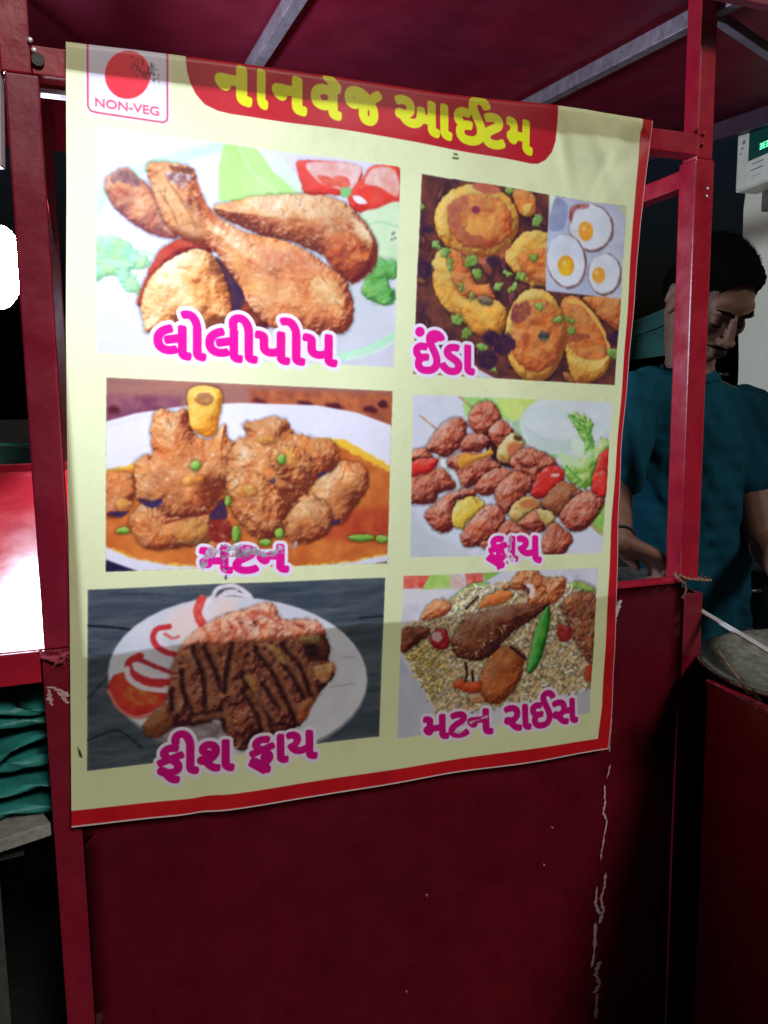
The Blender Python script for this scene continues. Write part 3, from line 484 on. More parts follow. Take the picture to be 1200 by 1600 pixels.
    # the upper flank, its backlit brightness painted into the print colour
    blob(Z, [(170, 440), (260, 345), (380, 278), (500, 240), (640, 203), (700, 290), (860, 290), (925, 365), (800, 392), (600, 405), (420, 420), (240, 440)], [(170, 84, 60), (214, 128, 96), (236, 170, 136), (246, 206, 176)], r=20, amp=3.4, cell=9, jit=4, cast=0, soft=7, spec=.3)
    dk = [[(240, 440), (290, 580), (300, 740)], [(300, 430), (350, 540), (380, 640)], [(440, 420), (420, 520), (400, 660)], [(560, 440), (650, 560), (700, 660), (770, 810)], [(490, 570), (560, 700), (640, 800)], [(640, 430), (740, 560), (830, 720)], [(700, 420), (790, 520), (850, 680)], [(180, 560), (190, 660), (230, 760)], [(130, 660), (130, 760)], [(500, 660), (560, 760), (590, 860)], [(380, 740), (400, 840)], [(600, 620), (680, 740)], [(220, 800), (380, 770)], [(420, 300), (460, 360)], [(520, 260), (600, 330)], [(600, 250), (700, 320)]]
    for q in dk[:13]:
        stroke(Z, q, 10, (40, 16, 24), (58, 24, 30), jit=3, soft=5, alpha=.95); stroke(Z, [(x + 26, y + 4) for x, y in q], 10, (178, 118, 82), (140, 80, 58), jit=4, soft=6, alpha=.75, cell=5)
    for q in dk[13:] + [[(300, 340), (330, 400)], [(360, 310), (400, 390)], [(480, 300), (520, 380)], [(540, 250), (640, 270)], [(760, 310), (820, 330)]]:
        stroke(Z, q, 6, (190, 84, 62), (214, 120, 90), jit=3, soft=3, alpha=.8)
    blob(Z, [(620, 430), (660, 420), (720, 500), (700, 520)], [(150, 100, 60), (196, 150, 92), (214, 170, 120)], r=10, cast=0, jit=3, soft=4); blob(Z, [(500, 590), (550, 580), (580, 650), (550, 660)], [(140, 80, 46), (190, 126, 70), (206, 150, 92)], r=10, cast=0, jit=3, soft=4)
    blob(Z, ell(880, 440, 66, 66), [(60, 26, 26), (110, 58, 46), (160, 100, 70)], r=16, jit=3, cast=.1); flat(Z, [(812, 436), (860, 420), (892, 440), (884, 480), (850, 492), (826, 470)], (34, 20, 24), (60, 34, 34), 8, soft=7, jit=6, raw=False); blob(Z, [(790, 380), (900, 376), (880, 410), (800, 412)], [(120, 80, 50), (170, 130, 80), (200, 160, 110)], r=8, cast=0, jit=3)
    blob(Z, [(860, 540), (960, 520), (975, 560), (930, 620), (880, 600)], [(150, 84, 56), (200, 140, 90), (226, 190, 140)], r=14, cast=0, jit=4, soft=5); blob(Z, [(780, 740), (860, 700), (830, 800), (790, 820)], [(130, 60, 40), (180, 104, 64), (200, 130, 84)], r=14, cast=0, jit=4, soft=5)
    wet(Z, [(170, 440), (640, 210), (940, 440), (800, 830), (500, 900), (120, 830)], 200, 15, (1, 2.6), (226, 176, 140), .5, dark=50, dc=(50, 20, 26))
    noclip(); Z = zmap(120, 890, 2.4)
    word('ફીશ', Z, (306, 762), (580, 738), (306, 662), (580, 632), MAG2, OUT, bold=3.5, ow=6)
    word('ફાય', Z, (648, 722), (893, 697), (648, 626), (893, 600), MAG2, OUT, bold=3.5, ow=6, extra=[[(644, 720), (654, 708), (706, 736), (696, 748)], [(690, 690), (706, 690), (712, 742), (698, 744)]])

    # ---- mutton rice
    picture([(629, 899), (934, 886), (918, 1112), (619, 1152)]); Z = zmap(610, 870, 3.4286)
    flat(Z, [(0, 0), (1200, 0), (1200, 1063), (0, 1063)], (222, 220, 230), (208, 208, 220), 50)
    flat(Z, [(60, 96), (205, 96), (165, 165), (60, 168)], (222, 76, 62), (236, 140, 120), 14, soft=2); flat(Z, [(205, 90), (318, 90), (322, 165), (160, 172)], (162, 204, 90), (196, 222, 140), 12, soft=2); flat(Z, ell(350, 130, 42, 42), (232, 206, 200), (214, 176, 170), 10, soft=2)
    flat(Z, [(392, 86), (492, 84), (492, 140), (400, 156)], (220, 80, 66), (236, 150, 130), 12, soft=2); flat(Z, [(490, 84), (590, 80), (500, 132)], (142, 186, 84), soft=2)
    flat(Z, [(50, 170), (330, 175), (240, 225), (60, 250)], (226, 222, 226), soft=3); flat(Z, [(50, 250), (200, 262), (170, 330), (60, 345)], (206, 204, 214), (226, 222, 228), 20, soft=6)
    flat(Z, [(40, 520), (120, 640), (240, 830), (240, 1000), (20, 1000)], (190, 194, 214), (204, 206, 222), 40, soft=3)
    flat(Z, [(980, 720), (1070, 670), (1070, 860), (960, 860)], (196, 196, 206), soft=3); stroke(Z, [(960, 720), (1010, 712), (1070, 678)], 5, (232, 230, 236), soft=2)
    blob(Z, [(310, 225), (360, 190), (440, 140), (520, 140), (500, 160), (400, 200)], [(80, 140, 50), (130, 184, 80), (176, 210, 120)], r=10, jit=3)
    blob(Z, [(940, 150), (1000, 132), (1085, 160), (1082, 200), (1000, 190)], [(90, 130, 50), (150, 184, 90), (196, 216, 140)], r=12, jit=4)
    RI = [(50, 380), (160, 330), (190, 262), (310, 232), (420, 160), (560, 145), (640, 120), (750, 85), (920, 120), (960, 172), (1092, 200), (1092, 600), (1066, 690), (900, 732), (760, 772), (600, 800), (500, 822), (240, 822), (170, 692), (100, 560), (50, 505)]
    flat(Z, RI, (204, 166, 118), (226, 196, 148), 16, jit=5, soft=2)
    scatter(Z, RI, 300, (10, 22), (3, 5), [(160, 112, 72), (186, 142, 92), (146, 98, 66)], 3)
    scatter(Z, RI, 1500, (16, 32), (4.2, 7.0), [(244, 232, 204), (248, 240, 220), (236, 216, 176), (230, 206, 158), (240, 224, 186), (222, 190, 138)], 4)
    scatter(Z, [(60, 480), (260, 420), (300, 620), (230, 790), (150, 660)], 110, (16, 30), (4, 7), [(226, 202, 116), (234, 214, 140), (216, 186, 100)], 5)
    scatter(Z, [(400, 160), (560, 150), (600, 230), (460, 300), (330, 300)], 110, (16, 30), (4, 7), [(244, 232, 186), (240, 224, 150), (248, 242, 222)], 6)
    BR = [(70, 24, 28), (116, 56, 42), (156, 90, 62), (190, 130, 98)]
    OR = [(130, 56, 34), (184, 98, 56), (214, 136, 86), (234, 178, 132)]
    blob(Z, [(60, 392), (120, 370), (185, 372), (205, 410), (150, 450), (120, 480), (55, 505)], BR, r=16, jit=5)
    blob(Z, [(160, 330), (190, 262), (262, 222), (312, 250), (300, 300), (230, 322)], OR, r=20, jit=4, gain=1.1)
    blob(Z, [(920, 225), (1100, 205), (1100, 570), (1030, 522), (960, 422), (935, 340)], [(96, 44, 40), (146, 84, 60), (182, 118, 84), (206, 150, 110)], r=30, amp=4, cell=14, jit=8)
    scatter(Z, [(940, 240), (1080, 230), (1080, 520), (990, 450)], 60, (10, 20), (3, 6), [(214, 180, 130), (170, 100, 70), (190, 80, 60)], 8)
    blob(Z, [(885, 365), (930, 360), (960, 395), (950, 440), (900, 450)], [(130, 30, 36), (176, 56, 50), (200, 96, 76)], r=12, jit=4)
    blob(Z, [(325, 440), (390, 345), (520, 290), (640, 262), (760, 242), (850, 240), (760, 330), (690, 372), (610, 440), (560, 512), (480, 552), (380, 545), (335, 502)], BR, r=34, amp=2.6, cell=14, jit=4)
    flat(Z, [(390, 318), (470, 295), (580, 278), (640, 275), (600, 310), (500, 330), (420, 340)], (206, 168, 146), (170, 120, 100), 12, jit=4, raw=False, soft=8)
    blob(Z, [(590, 165), (640, 130), (690, 78), (762, 70), (830, 112), (900, 106), (935, 130), (900, 222), (840, 250), (745, 255), (720, 185), (660, 170)], OR, r=26, amp=3.6, cell=12, jit=5, gain=1.15, spec=.8)
    flat(Z, [(725, 150), (760, 150), (770, 200), (745, 220)], (236, 216, 204), jit=5, raw=False, soft=4); flat(Z, [(700, 150), (735, 165), (735, 195), (710, 175)], (84, 34, 40), jit=4, raw=False, soft=4)
    blob(Z, [(470, 272), (500, 215), (560, 185), (620, 176), (648, 200), (600, 245), (530, 264)], [(176, 84, 40), (224, 128, 60), (240, 160, 96)], r=16, jit=4, amp=1.6)
    stroke(Z, [(400, 275), (430, 245), (465, 212)], 4, (60, 34, 30), jit=1.5)
    blob(Z, [(205, 432), (250, 385), (302, 400), (306, 480), (240, 492)], [(120, 20, 34), (176, 40, 50), (206, 84, 84)], r=14, jit=3); flat(Z, ell(245, 425, 30, 24, .4), (214, 170, 176), jit=4, soft=3)
    blob(Z, [(515, 560), (580, 488), (660, 478), (706, 520), (695, 622), (645, 720), (570, 785), (495, 765), (470, 690)], [(110, 44, 26), (166, 84, 44), (200, 116, 66), (218, 146, 96)], r=34, amp=2.2, cell=18, jit=4)
    blob(Z, [(335, 692), (370, 650), (410, 670), (470, 668), (482, 705), (420, 728)], [(170, 50, 26), (216, 84, 42), (232, 124, 80)], r=12, jit=3, amp=1)
    blob(Z, [(420, 740), (480, 730), (500, 770), (430, 775)], [(180, 110, 70), (216, 154, 100), (230, 180, 130)], r=10, jit=4)
    for q in [[(400, 570), (408, 620), (400, 665)], [(436, 612), (440, 660)], [(640, 480), (720, 545)]]: stroke(Z, q, 5, (54, 34, 34), jit=2)
    blob(Z, [(838, 262), (848, 320), (822, 450), (785, 560), (742, 616), (722, 600), (738, 520), (772, 380), (808, 300)], [(20, 84, 26), (46, 146, 44), (96, 190, 80), (150, 220, 130)], r=12, amp=.5, jit=1, spec=.5)
    blob(Z, [(1030, 600), (1070, 570), (1070, 660), (1035, 650)], [(180, 60, 34), (216, 90, 50)], r=10, jit=3)
    scatter(Z, [(300, 330), (600, 300), (700, 400), (560, 560), (320, 480)], 26, (10, 20), (3, 5), [(224, 200, 160), (190, 150, 110)], 11)
    wet(Z, [(330, 440), (640, 262), (850, 240), (610, 440), (380, 545)], 40, 12, (1.2, 3), (236, 190, 160), .6, dark=14); wet(Z, [(520, 560), (690, 510), (640, 720), (500, 760)], 26, 13, (1.2, 3), (246, 200, 150), .6); wet(Z, [(600, 165), (760, 75), (920, 120), (800, 250)], 40, 14, (1.2, 3), (255, 230, 210), .8, dark=12)
    noclip(.85)
    word('મટન', Z, (178, 975), (536, 935), (178, 858), (536, 812), MAG2, OUT, bold=3.5, ow=6)
    word('રાઈસ', Z, (608, 922), (986, 872), (608, 800), (986, 752), MAG2, OUT, bold=3.5, ow=6)
    stroke(Z, [(380, 900), (440, 880), (520, 850)], 5, (206, 190, 200), jit=4, thr=.45, cell=6); stroke(Z, [(345, 935), (390, 930)], 5, (214, 206, 200), jit=4, thr=.42, cell=6)
    # grime, faint weave of the cloth
    n = fbm(TW, TH, 5, seed=41, octs=2)[..., None] - .5; C[:] = C + n * .022
    g = np.clip(fbm(TW, TH, 60, seed=77, octs=5) - .62, 0, 1)[..., None] * 1.2; C[:] = C * (1 - g * .16)
    np.clip(C, 0, 1, out=C)
paint_print()
# ---------------------------------------------------------------- helpers
COL = sc.collection
def tag(o, label=None, cat=None, group=None, kind=None):
    if label: o['label'] = label
    if cat: o['category'] = cat
    if group: o['group'] = group
    if kind: o['kind'] = kind
    return o
def empty(name, loc, label, cat, group=None):
    o = bpy.data.objects.new(name, None); COL.objects.link(o); o.location = loc; o.empty_display_size = .1; return tag(o, label, cat, group)
def link(name, bm, mat, parent=None, smooth_=False, calc=True):
    if calc: bmesh.ops.recalc_face_normals(bm, faces=bm.faces)
    me = bpy.data.meshes.new(name); bm.to_mesh(me); bm.free()
    if smooth_:
        for p in me.polygons: p.use_smooth = True
    o = bpy.data.objects.new(name, me); COL.objects.link(o); me.materials.append(mat)
    if parent:
        o.parent = parent; bpy.context.view_layer.update(); o.matrix_parent_inverse = parent.matrix_world.inverted()
    return o
def hexa(bm, P, bev=0.0):
    """box from 8 world corners: bottom 4 then top 4"""
    v = [bm.verts.new(p) for p in P]; fs = []
    for f in ((0, 1, 2, 3), (7, 6, 5, 4), (0, 4, 5, 1), (1, 5, 6, 2), (2, 6, 7, 3), (3, 7, 4, 0)): fs.append(bm.faces.new([v[i] for i in f]))
    if bev:
        es = list({e for f in fs for e in f.edges}); bmesh.ops.bevel(bm, geom=es, offset=bev, segments=2, affect='EDGES', profile=.6)
def cbox(bm, u0, u1, v0, v1, z0, z1, bev=0.0, F=None):
    F = F or W
    hexa(bm, [F(u0, v0, z0), F(u1, v0, z0), F(u1, v1, z0), F(u0, v1, z0), F(u0, v0, z1), F(u1, v0, z1), F(u1, v1, z1), F(u0, v1, z1)], bev)
def beam(bm, a, b, w, h, up=Vector((0, 0, 1)), bev=.002):
    a, b = Vector(a), Vector(b); d = (b - a).normalized(); s = d.cross(up).normalized() * w / 2; t = s.cross(d).normalized() * h / 2
    hexa(bm, [a - s - t, a + s - t, b + s - t, b - s - t, a - s + t, a + s + t, b + s + t, b - s + t], bev)
def tube(bm, pts, r, n=8, cap=True):
    pts = [Vector(p) for p in pts]; rr = r if isinstance(r, (list, tuple)) else [r] * len(pts); rings = []; ref = Vector((0, 0, 1))
    for i, p in enumerate(pts):
        d = (pts[min(i + 1, len(pts) - 1)] - pts[max(i - 1, 0)]).normalized()
        if abs(d.dot(ref)) > .95: ref = Vector((1, .3, 0)).normalized()
        s = d.cross(ref).normalized(); t = s.cross(d)
        rings.append([bm.verts.new(p + (s * math.cos(a) + t * math.sin(a)) * rr[i]) for a in [2 * math.pi * k / n for k in range(n)]])
    for A, B in zip(rings[:-1], rings[1:]):
        for k in range(n): bm.faces.new((A[k], A[(k + 1) % n], B[(k + 1) % n], B[k]))
    if cap: bm.faces.new(rings[0][::-1]); bm.faces.new(rings[-1])
def ball(bm, c, r, M=None, sub=2):
    """ellipsoid with radii r (float or triple), axes M (3x3)"""
    r = (r, r, r) if not isinstance(r, (tuple, list)) else r; Mx = Matrix.Diagonal((*r, 1)); Mx = (M.to_4x4() @ Mx) if M is not None else Mx
    bmesh.ops.create_icosphere(bm, subdivisions=sub, radius=1, matrix=Matrix.Translation(Vector(c)) @ Mx)
def limb(bm, pts, sub=2):
    """dense chain of balls through (point, radius) joints - later fused by voxel remesh"""
    for (a, ra), (b, rb) in zip(pts[:-1], pts[1:]):
        a, b = Vector(a), Vector(b); n = max(2, int((b - a).length / (min(ra, rb) * .35)))
        for k in range(n + 1): t = k / n; ball(bm, a.lerp(b, t), ra + (rb - ra) * t, sub=sub)
def fuse(bm, voxel, it=4, push=None):
    me = bpy.data.meshes.new('tmp'); bm.to_mesh(me); bm.free(); o = bpy.data.objects.new('tmp', me); COL.objects.link(o)
    m = o.modifiers.new('r', 'REMESH'); m.mode = 'VOXEL'; m.voxel_size = voxel; m.use_smooth_shade = True
    s = o.modifiers.new('s', 'SMOOTH'); s.iterations = it; s.factor = .5
    bpy.context.view_layer.update(); dg = bpy.context.evaluated_depsgraph_get(); ev = o.evaluated_get(dg); out = bmesh.new(); out.from_mesh(ev.to_mesh()); ev.to_mesh_clear()
    bpy.data.objects.remove(o); bpy.data.meshes.remove(me); return out
# materials -----------------------------------------------------------
class Mat:
    def __init__(s, name):
        s.m = bpy.data.materials.new(name); s.m.use_nodes = True; s.t = s.m.node_tree; s.b = s.t.nodes['Principled BSDF']
        s.co = s.t.nodes.new('ShaderNodeTexCoord').outputs['Object']
    def n(s, k, **kw):
        o = s.t.nodes.new(k)
        for a, b in kw.items():
            if hasattr(o, a): setattr(o, a, b)
            else: o.inputs[a].default_value = b
        return o
    def l(s, a, b): s.t.links.new(a, b)
    def noise(s, scale, detail=6, rough=.6, stretch=None):
        src = s.co
        if stretch: mp = s.n('ShaderNodeMapping'); mp.inputs['Scale'].default_value = stretch; s.l(s.co, mp.inputs[0]); src = mp.outputs[0]
        o = s.n('ShaderNodeTexNoise', Scale=scale, Detail=detail, Roughness=rough); s.l(src, o.inputs['Vector']); return o.outputs[0]
    def rmp(s, fac, stops):
        r = s.n('ShaderNodeValToRGB'); e = r.color_ramp.elements
        while len(e) < len(stops): e.new(.5)
        for el, (p, c) in zip(e, stops): el.position = p; el.color = (*c, 1) if len(c) == 3 else c
        s.l(fac, r.inputs[0]); return r.outputs[0]
    def bump(s, h, strength=.3, dist=.01, to=None):
        b = s.n('ShaderNodeBump', Strength=strength, Distance=dist); s.l(h, b.inputs['Height']); s.l(b.outputs[0], (to or s.b).inputs['Normal']); return b
def g(v): return (v, v, v)
def painted(name, c1, c2, scale=3, rough=(.3, .5), bump=.15, grime=.35, metal=0.0, chip=None, spec=.5):
    M = Mat(name); n1 = M.noise(scale); base = M.rmp(n1, [(.3, c1), (.7, c2)])
    n2 = M.noise(scale * 6, 8, .7); mx = M.n('ShaderNodeMix', data_type='RGBA', blend_type='MULTIPLY'); mx.inputs[0].default_value = grime
    M.l(base, mx.inputs[6]); M.l(M.rmp(n2, [(.35, g(.35)), (.6, g(1.0))]), mx.inputs[7]); out = mx.outputs[2]
    if chip:
        n3 = M.noise(38, 6, .75); mc = M.n('ShaderNodeMix', data_type='RGBA'); M.l(M.rmp(n3, [(chip[0], g(0)), (chip[0] + .02, g(1))]), mc.inputs[0]); M.l(out, mc.inputs[6]); mc.inputs[7].default_value = (*chip[1], 1); out = mc.outputs[2]
    M.l(out, M.b.inputs['Base Color']); r = M.rmp(M.noise(scale * 3, 6), [(.3, g(rough[0])), (.7, g(rough[1]))]); M.l(r, M.b.inputs['Roughness'])
    M.b.inputs['Metallic'].default_value = metal; M.b.inputs['Specular IOR Level'].default_value = spec
    if bump: M.bump(M.noise(scale * 2.2, 8, .6), bump, .012)
    return M.m
RED = painted('red_enamel', (.165, .005, .014), (.13, .005, .016), 2.5, (.24, .42), .25, .35, chip=(.735, (.22, .14, .13)))
REDB = painted('bright_red_enamel', (.34, .006, .022), (.27, .006, .022), 4, (.2, .38), .18, .3, chip=(.74, (.3, .2, .19)))
REDM = painted('mid_red_enamel', (.25, .006, .028), (.19, .006, .026), 4, (.25, .42), .18, .3, chip=(.74, (.25, .15, .14)))
REDS = painted('glossy_red_shelf', (.45, .010, .016), (.36, .010, .02), 3, (.18, .3), .1, .2, spec=.9)
ROOFM = painted('maroon_roof_sheet', (.24, .008, .030), (.13, .010, .034), 1.6, (.4, .6), .3, .35)
GALV = painted('bare_steel', (.36, .31, .36), (.25, .21, .25), 9, (.35, .55), .15, .5, metal=.6)
STEEL = painted('worn_steel', (.42, .42, .38), (.2, .2, .18), 7, (.18, .42), .35, .75, metal=.9)
SILVER = painted('polished_steel', (.8, .8, .84), (.68, .68, .72), 12, (.3, .45), .05, .15, metal=.35)
BLACKM = painted('sooty_iron', (.02, .02, .02), (.035, .033, .03), 9, (.5, .7), .3, .4)
STRING = painted('jute_string', (.3, .17, .11), (.2, .1, .07), 60, (.8, .95), .5, .4)
REDSTR = painted('red_frayed_cord', (.42, .05, .09), (.25, .03, .06), 60, (.7, .9), .5, .4)
PALE = painted('bared_primer', (.50, .30, .31), (.36, .2, .22), 60, (.6, .8), .2, .5)
# ---------------------------------------------------------------- ground
GM = Mat('dusty_ground'); GM.l(GM.rmp(GM.noise(3, 10, .7), [(.3, (.010, .010, .010)), (.7, (.026, .025, .024))]), GM.b.inputs['Base Color']); GM.b.inputs['Roughness'].default_value = 1.0; GM.b.inputs['Specular IOR Level'].default_value = .05; GM.bump(GM.noise(22, 8, .7), .6, .02)
bm = bmesh.new(); bmesh.ops.create_grid(bm, x_segments=24, y_segments=24, size=160); tag(link('ground', bm, GM.m), 'dark dusty ground under and around the cart', None, None, 'structure')

# ---------------------------------------------------------------- the cart
TILT = math.tan(math.radians(4.6)); RH = 2.25
cart = empty('food_cart', W(.5, .4, 0), 'red painted steel street food cart with the food banner tied across its front', 'food cart')
def part(name, build, mat, parent=None, smooth_=False):
    bm = bmesh.new(); build(bm); return link(name, bm, mat, parent or cart, smooth_)
FV = .014   # front faces of panel, posts and crossbar stand just behind the banner
# front sheet, gently dished, with a folded top lip
def fpanel(bm):
    nu, nz = 40, 36; G = []
    for j in range(nz + 1):
        row = []
        for i in range(nu + 1):
            u = -.012 + i / nu * 1.205; z = .02 + j / nz * 1.056
            v = FV + .0065 + .0022 * math.sin(u * 5.1 + z * 2.2) * math.sin(z * 4.3 + .6) + .001 * math.sin(u * 13 + 1.3) * math.sin(z * 9)
            row.append(bm.verts.new(W(u, v, z)))
        G.append(row)
    for j in range(nz):
        for i in range(nu): bm.faces.new((G[j][i], G[j][i + 1], G[j + 1][i + 1], G[j + 1][i]))
    bmesh.ops.solidify(bm, geom=bm.faces[:], thickness=-.0015)
part('front_panel', fpanel, RED, smooth_=True)
part('top_lip', lambda bm: cbox(bm, -.012, 1.193, FV - .002, FV + .03, 1.077, 1.085, .002), REDB)
part('corner_strip', lambda bm: cbox(bm, -.056, -.013, FV - .003, FV + .004, .02, 1.078, .0015), RED)
part('corner_strip', lambda bm: cbox(bm, 1.194, 1.243, FV - .004, FV + .004, .02, 1.05, .0015), RED)
part('side_panel', lambda bm: cbox(bm, 1.240, 1.244, FV + .006, FV + .9, .02, 1.05, .001), RED)
part('side_panel', lambda bm: cbox(bm, -.056, -.052, FV + .006, FV + .9, .02, 1.03, .001), RED)
part('back_panel', lambda bm: cbox(bm, -.05, .62, FV + .9, FV + .904, .02, 1.2, .001), RED)
# posts: a square tube with a thinner one telescoped into it
part('corner_post', lambda bm: cbox(bm, -.052, -.006, FV, FV + .046, 1.079, 1.935, .003), REDM)
part('upper_post', lambda bm: cbox(bm, -.057, -.015, FV + .002, FV + .042, 1.936, 2.30, .003), REDB)
part('corner_post', lambda bm: cbox(bm, 1.186, 1.232, FV, FV + .048, 1.079, 1.93, .003), REDB)
part('upper_post', lambda bm: cbox(bm, 1.190, 1.229, FV + .003, FV + .044, 1.931, 2.30, .003), REDB)
for u in (-.03, 1.21):
    part('rear_post', lambda bm: cbox(bm, u - .02, u + .02, 1.10, 1.14, .25, 2.34, .003), RED)
# crossbar (the banner hangs from it)
part('crossbar', lambda bm: cbox(bm, -.014, 1.189, FV, FV + .036, 1.936, 1.976, .002), REDB)
part('bar_flange', lambda bm: cbox(bm, -.03, 1.06, FV + .037, FV + .06, 1.925, 1.932, .001), GALV)
part('side_rail', lambda bm: cbox(bm, 1.19, 1.225, FV + .05, 1.1, 1.885, 1.92, .002), REDB)
part('side_rail', lambda bm: cbox(bm, -.05, -.02, FV + .05, 1.1, 1.90, 1.93, .002), RED)
# weld blobs and bolts
def bolts(P, r, name='rivet', mat=RED, sub=2):
    me = None
    for (u, z) in P:
        bm = bmesh.new(); ball(bm, (0, 0, 0), (r, r * .45, r), Matrix.Rotation(YAW, 3, 'Z'), sub)
        if me is None:
            o = link(name, bm, mat, None, True); me = o.data
        else: bm.free(); o = bpy.data.objects.new(name, me); COL.objects.link(o)
        o.location = W(u, FV + (.003 if 0 < u < 1.19 and z < 1.07 else -.001), z); o.parent = cart; o.matrix_parent_inverse = cart.matrix_world.inverted()
bpy.context.view_layer.update()
bolts([hit(120, 1305), hit(137, 1522), hit(672, 1408), hit(640, 1560)], .0055)
bolts([hit(1079, 985), hit(1078, 1075), hit(1078, 1105), hit(1075, 1280)], .004)
bolts([hit(46, 56), hit(52, 72)], .004, 'bolt', SILVER); bolts([hit(1113, 292), hit(1112, 304)], .003, 'bolt', SILVER)
bolts([hit(1108, 205), hit(1106, 222)], .0035, 'weld', REDB)
part('pipe_end', lambda bm: tube(bm, [W(-.005, FV + .006, 1.955), W(-.005, FV - .006, 1.955)], .009, 12), BLACKM)
# where the paint has gone: irregular slivers lying on the sheet
def chips(name, runs, mat=PALE, seed=1):
    r = random.Random(seed)
    for pts, w in runs:
        w *= 1.7; bm = bmesh.new(); P = [hit(*p) for p in pts]; cv = .0025 if 0 < P[0][0] < 1.19 else -.0045; Q = []
        for (a, b) in zip(P[:-1], P[1:]):
            for k in range(7): t = k / 7; Q.append((a[0] + (b[0] - a[0]) * t, a[1] + (b[1] - a[1]) * t))
        Q.append(P[-1]); L = []; R_ = []
        for k, (u, z) in enumerate(Q):
            ww = w * r.uniform(.25, 1.0) * (0.2 if k in (0, len(Q) - 1) else 1); du = r.uniform(-.0012, .0012)
            L.append(bm.verts.new(W(u - ww + du, FV + cv, z))); R_.append(bm.verts.new(W(u + ww + du, FV + cv, z)))
        for k in range(len(Q) - 1): bm.faces.new((L[k], R_[k], R_[k + 1], L[k + 1]))
        link(name, bm, mat, cart, calc=False)
chips('bare_scratch', [([(964, 1090), (963, 1130), (961, 1160), (960, 1180)], .0012), ([(961, 1200), (956, 1222)], .0014), ([(952, 1232), (953, 1260), (950, 1275), (956, 1290), (950, 1320), (946, 1352)], .0018),
    ([(954, 1370), (952, 1392), (946, 1410), (950, 1430), (944, 1450)], .0035), ([(940, 1392), (938, 1420), (944, 1436)], .003), ([(938, 1448), (936, 1490), (932, 1520)], .003), ([(944, 1510), (938, 1530), (944, 1545), (936, 1560)], .005), ([(940, 1560), (938, 1600)], .004)])
chips('bare_scratch', [([(978, 940), (972, 955), (966, 975), (962, 995)], .005), ([(966, 960), (961, 985)], .004)], painted('chipped_white', (.5, .45, .46), (.36, .3, .32), 40, (.6, .8), .2, .3), 3)
chips('bare_scratch', [([(74, 1076), (84, 1078), (98, 1084), (106, 1092)], .004), ([(76, 1080), (78, 1096), (80, 1106)], .003), ([(90, 1084), (100, 1096), (107, 1102)], .003)], PALE, 5)
chips('bare_scratch', [([(868, 1298), (871, 1300)], .002), ([(1078, 1284), (1083, 1284)], .002), ([(856, 1356), (857, 1360)], .001), ([(1082, 943), (1090, 942), (1102, 942)], .0006)], PALE, 6)

# sloping shelf left of the post, its lip and rail; it runs on a little behind the post
def shelf(bm):
    pts = [(-.95, .02), (.03, .02), (.03, .70), (-.95, .70)]; z0, z1 = 1.078, 1.315
    P = [W(u, v, z0 + (z1 - z0) * (v - .02) / .68) for u, v in pts]
    hexa(bm, [p - Vector((0, 0, .01)) for p in P] + P, .003)
part('sloping_shelf', shelf, REDS)
part('shelf_rim', lambda bm: cbox(bm, -.95, .03, .702, .712, 1.30, 1.332, .002), REDB)
part('shelf_rail', lambda bm: cbox(bm, -.95, -.058, FV - .006, FV + .004, 1.028, 1.0795, .002), REDB)
part('shelf_leg', lambda bm: cbox(bm, -.95, -.91, FV + .0, FV + .04, 0.02, 1.02, .002), RED)
# roof sheet, ribs, rear valance
def roofp(u, v, dz=0.0): return W(u, v, RH + TILT * v + dz)
def roof(bm):
    G = []; nu, nv = 60, 16
    for j in range(nv + 1):
        row = []
        for i in range(nu + 1):
            u = -.12 + i / nu * 2.06; v = -.06 + j / nv * 1.36; row.append(bm.verts.new(roofp(u, v, .004 * math.sin(u * 7 + v * 2) * math.sin(v * 5 + u) + .002 * math.sin(u * 31))))
        G.append(row)
    for j in range(nv):
        for i in range(nu): bm.faces.new((G[j][i], G[j][i + 1], G[j + 1][i + 1], G[j + 1][i]))
    bmesh.ops.solidify(bm, geom=bm.faces[:], thickness=.002)
part('roof_sheet', roof, ROOFM, smooth_=True)
ribs = []
for u in (.463, 1.245): ribs.append(part('roof_rib', lambda bm: beam(bm, roofp(u, -.04, -.026), roofp(u, 1.28, -.026), .028, .034), GALV))
part('roof_edge', lambda bm: beam(bm, roofp(1.905, -.04, -.03), roofp(1.905, 1.28, -.03), .02, .05), painted('dull_purple_steel', (.1, .05, .08), (.07, .04, .06), 8, (.3, .5), .2, .3, metal=.3))
part('roof_edge', lambda bm: beam(bm, roofp(-.115, -.04, -.03), roofp(-.115, 1.28, -.03), .02, .05), ROOFM)
part('roof_edge', lambda bm: beam(bm, roofp(-.1, -.05, -.03), roofp(1.89, -.05, -.03), .02, .05), ROOFM)
part('rear_valance', lambda bm: hexa(bm, [W(-1.0, 1.150, 2.16), W(1.9, 1.150, 2.16), W(1.9, 1.153, 2.16), W(-1.0, 1.153, 2.16), W(-1.0, 1.150, 2.32), W(1.9, 1.150, 2.32), W(1.9, 1.153, 2.32), W(-1.0, 1.153, 2.32)]), REDB)
a = hit(1133, -4); b_ = hit(1260, 84)
part('brace', lambda bm: beam(bm, W(a[0], .05, a[1]), W(b_[0], .05, b_[1]), .02, .02), GALV)
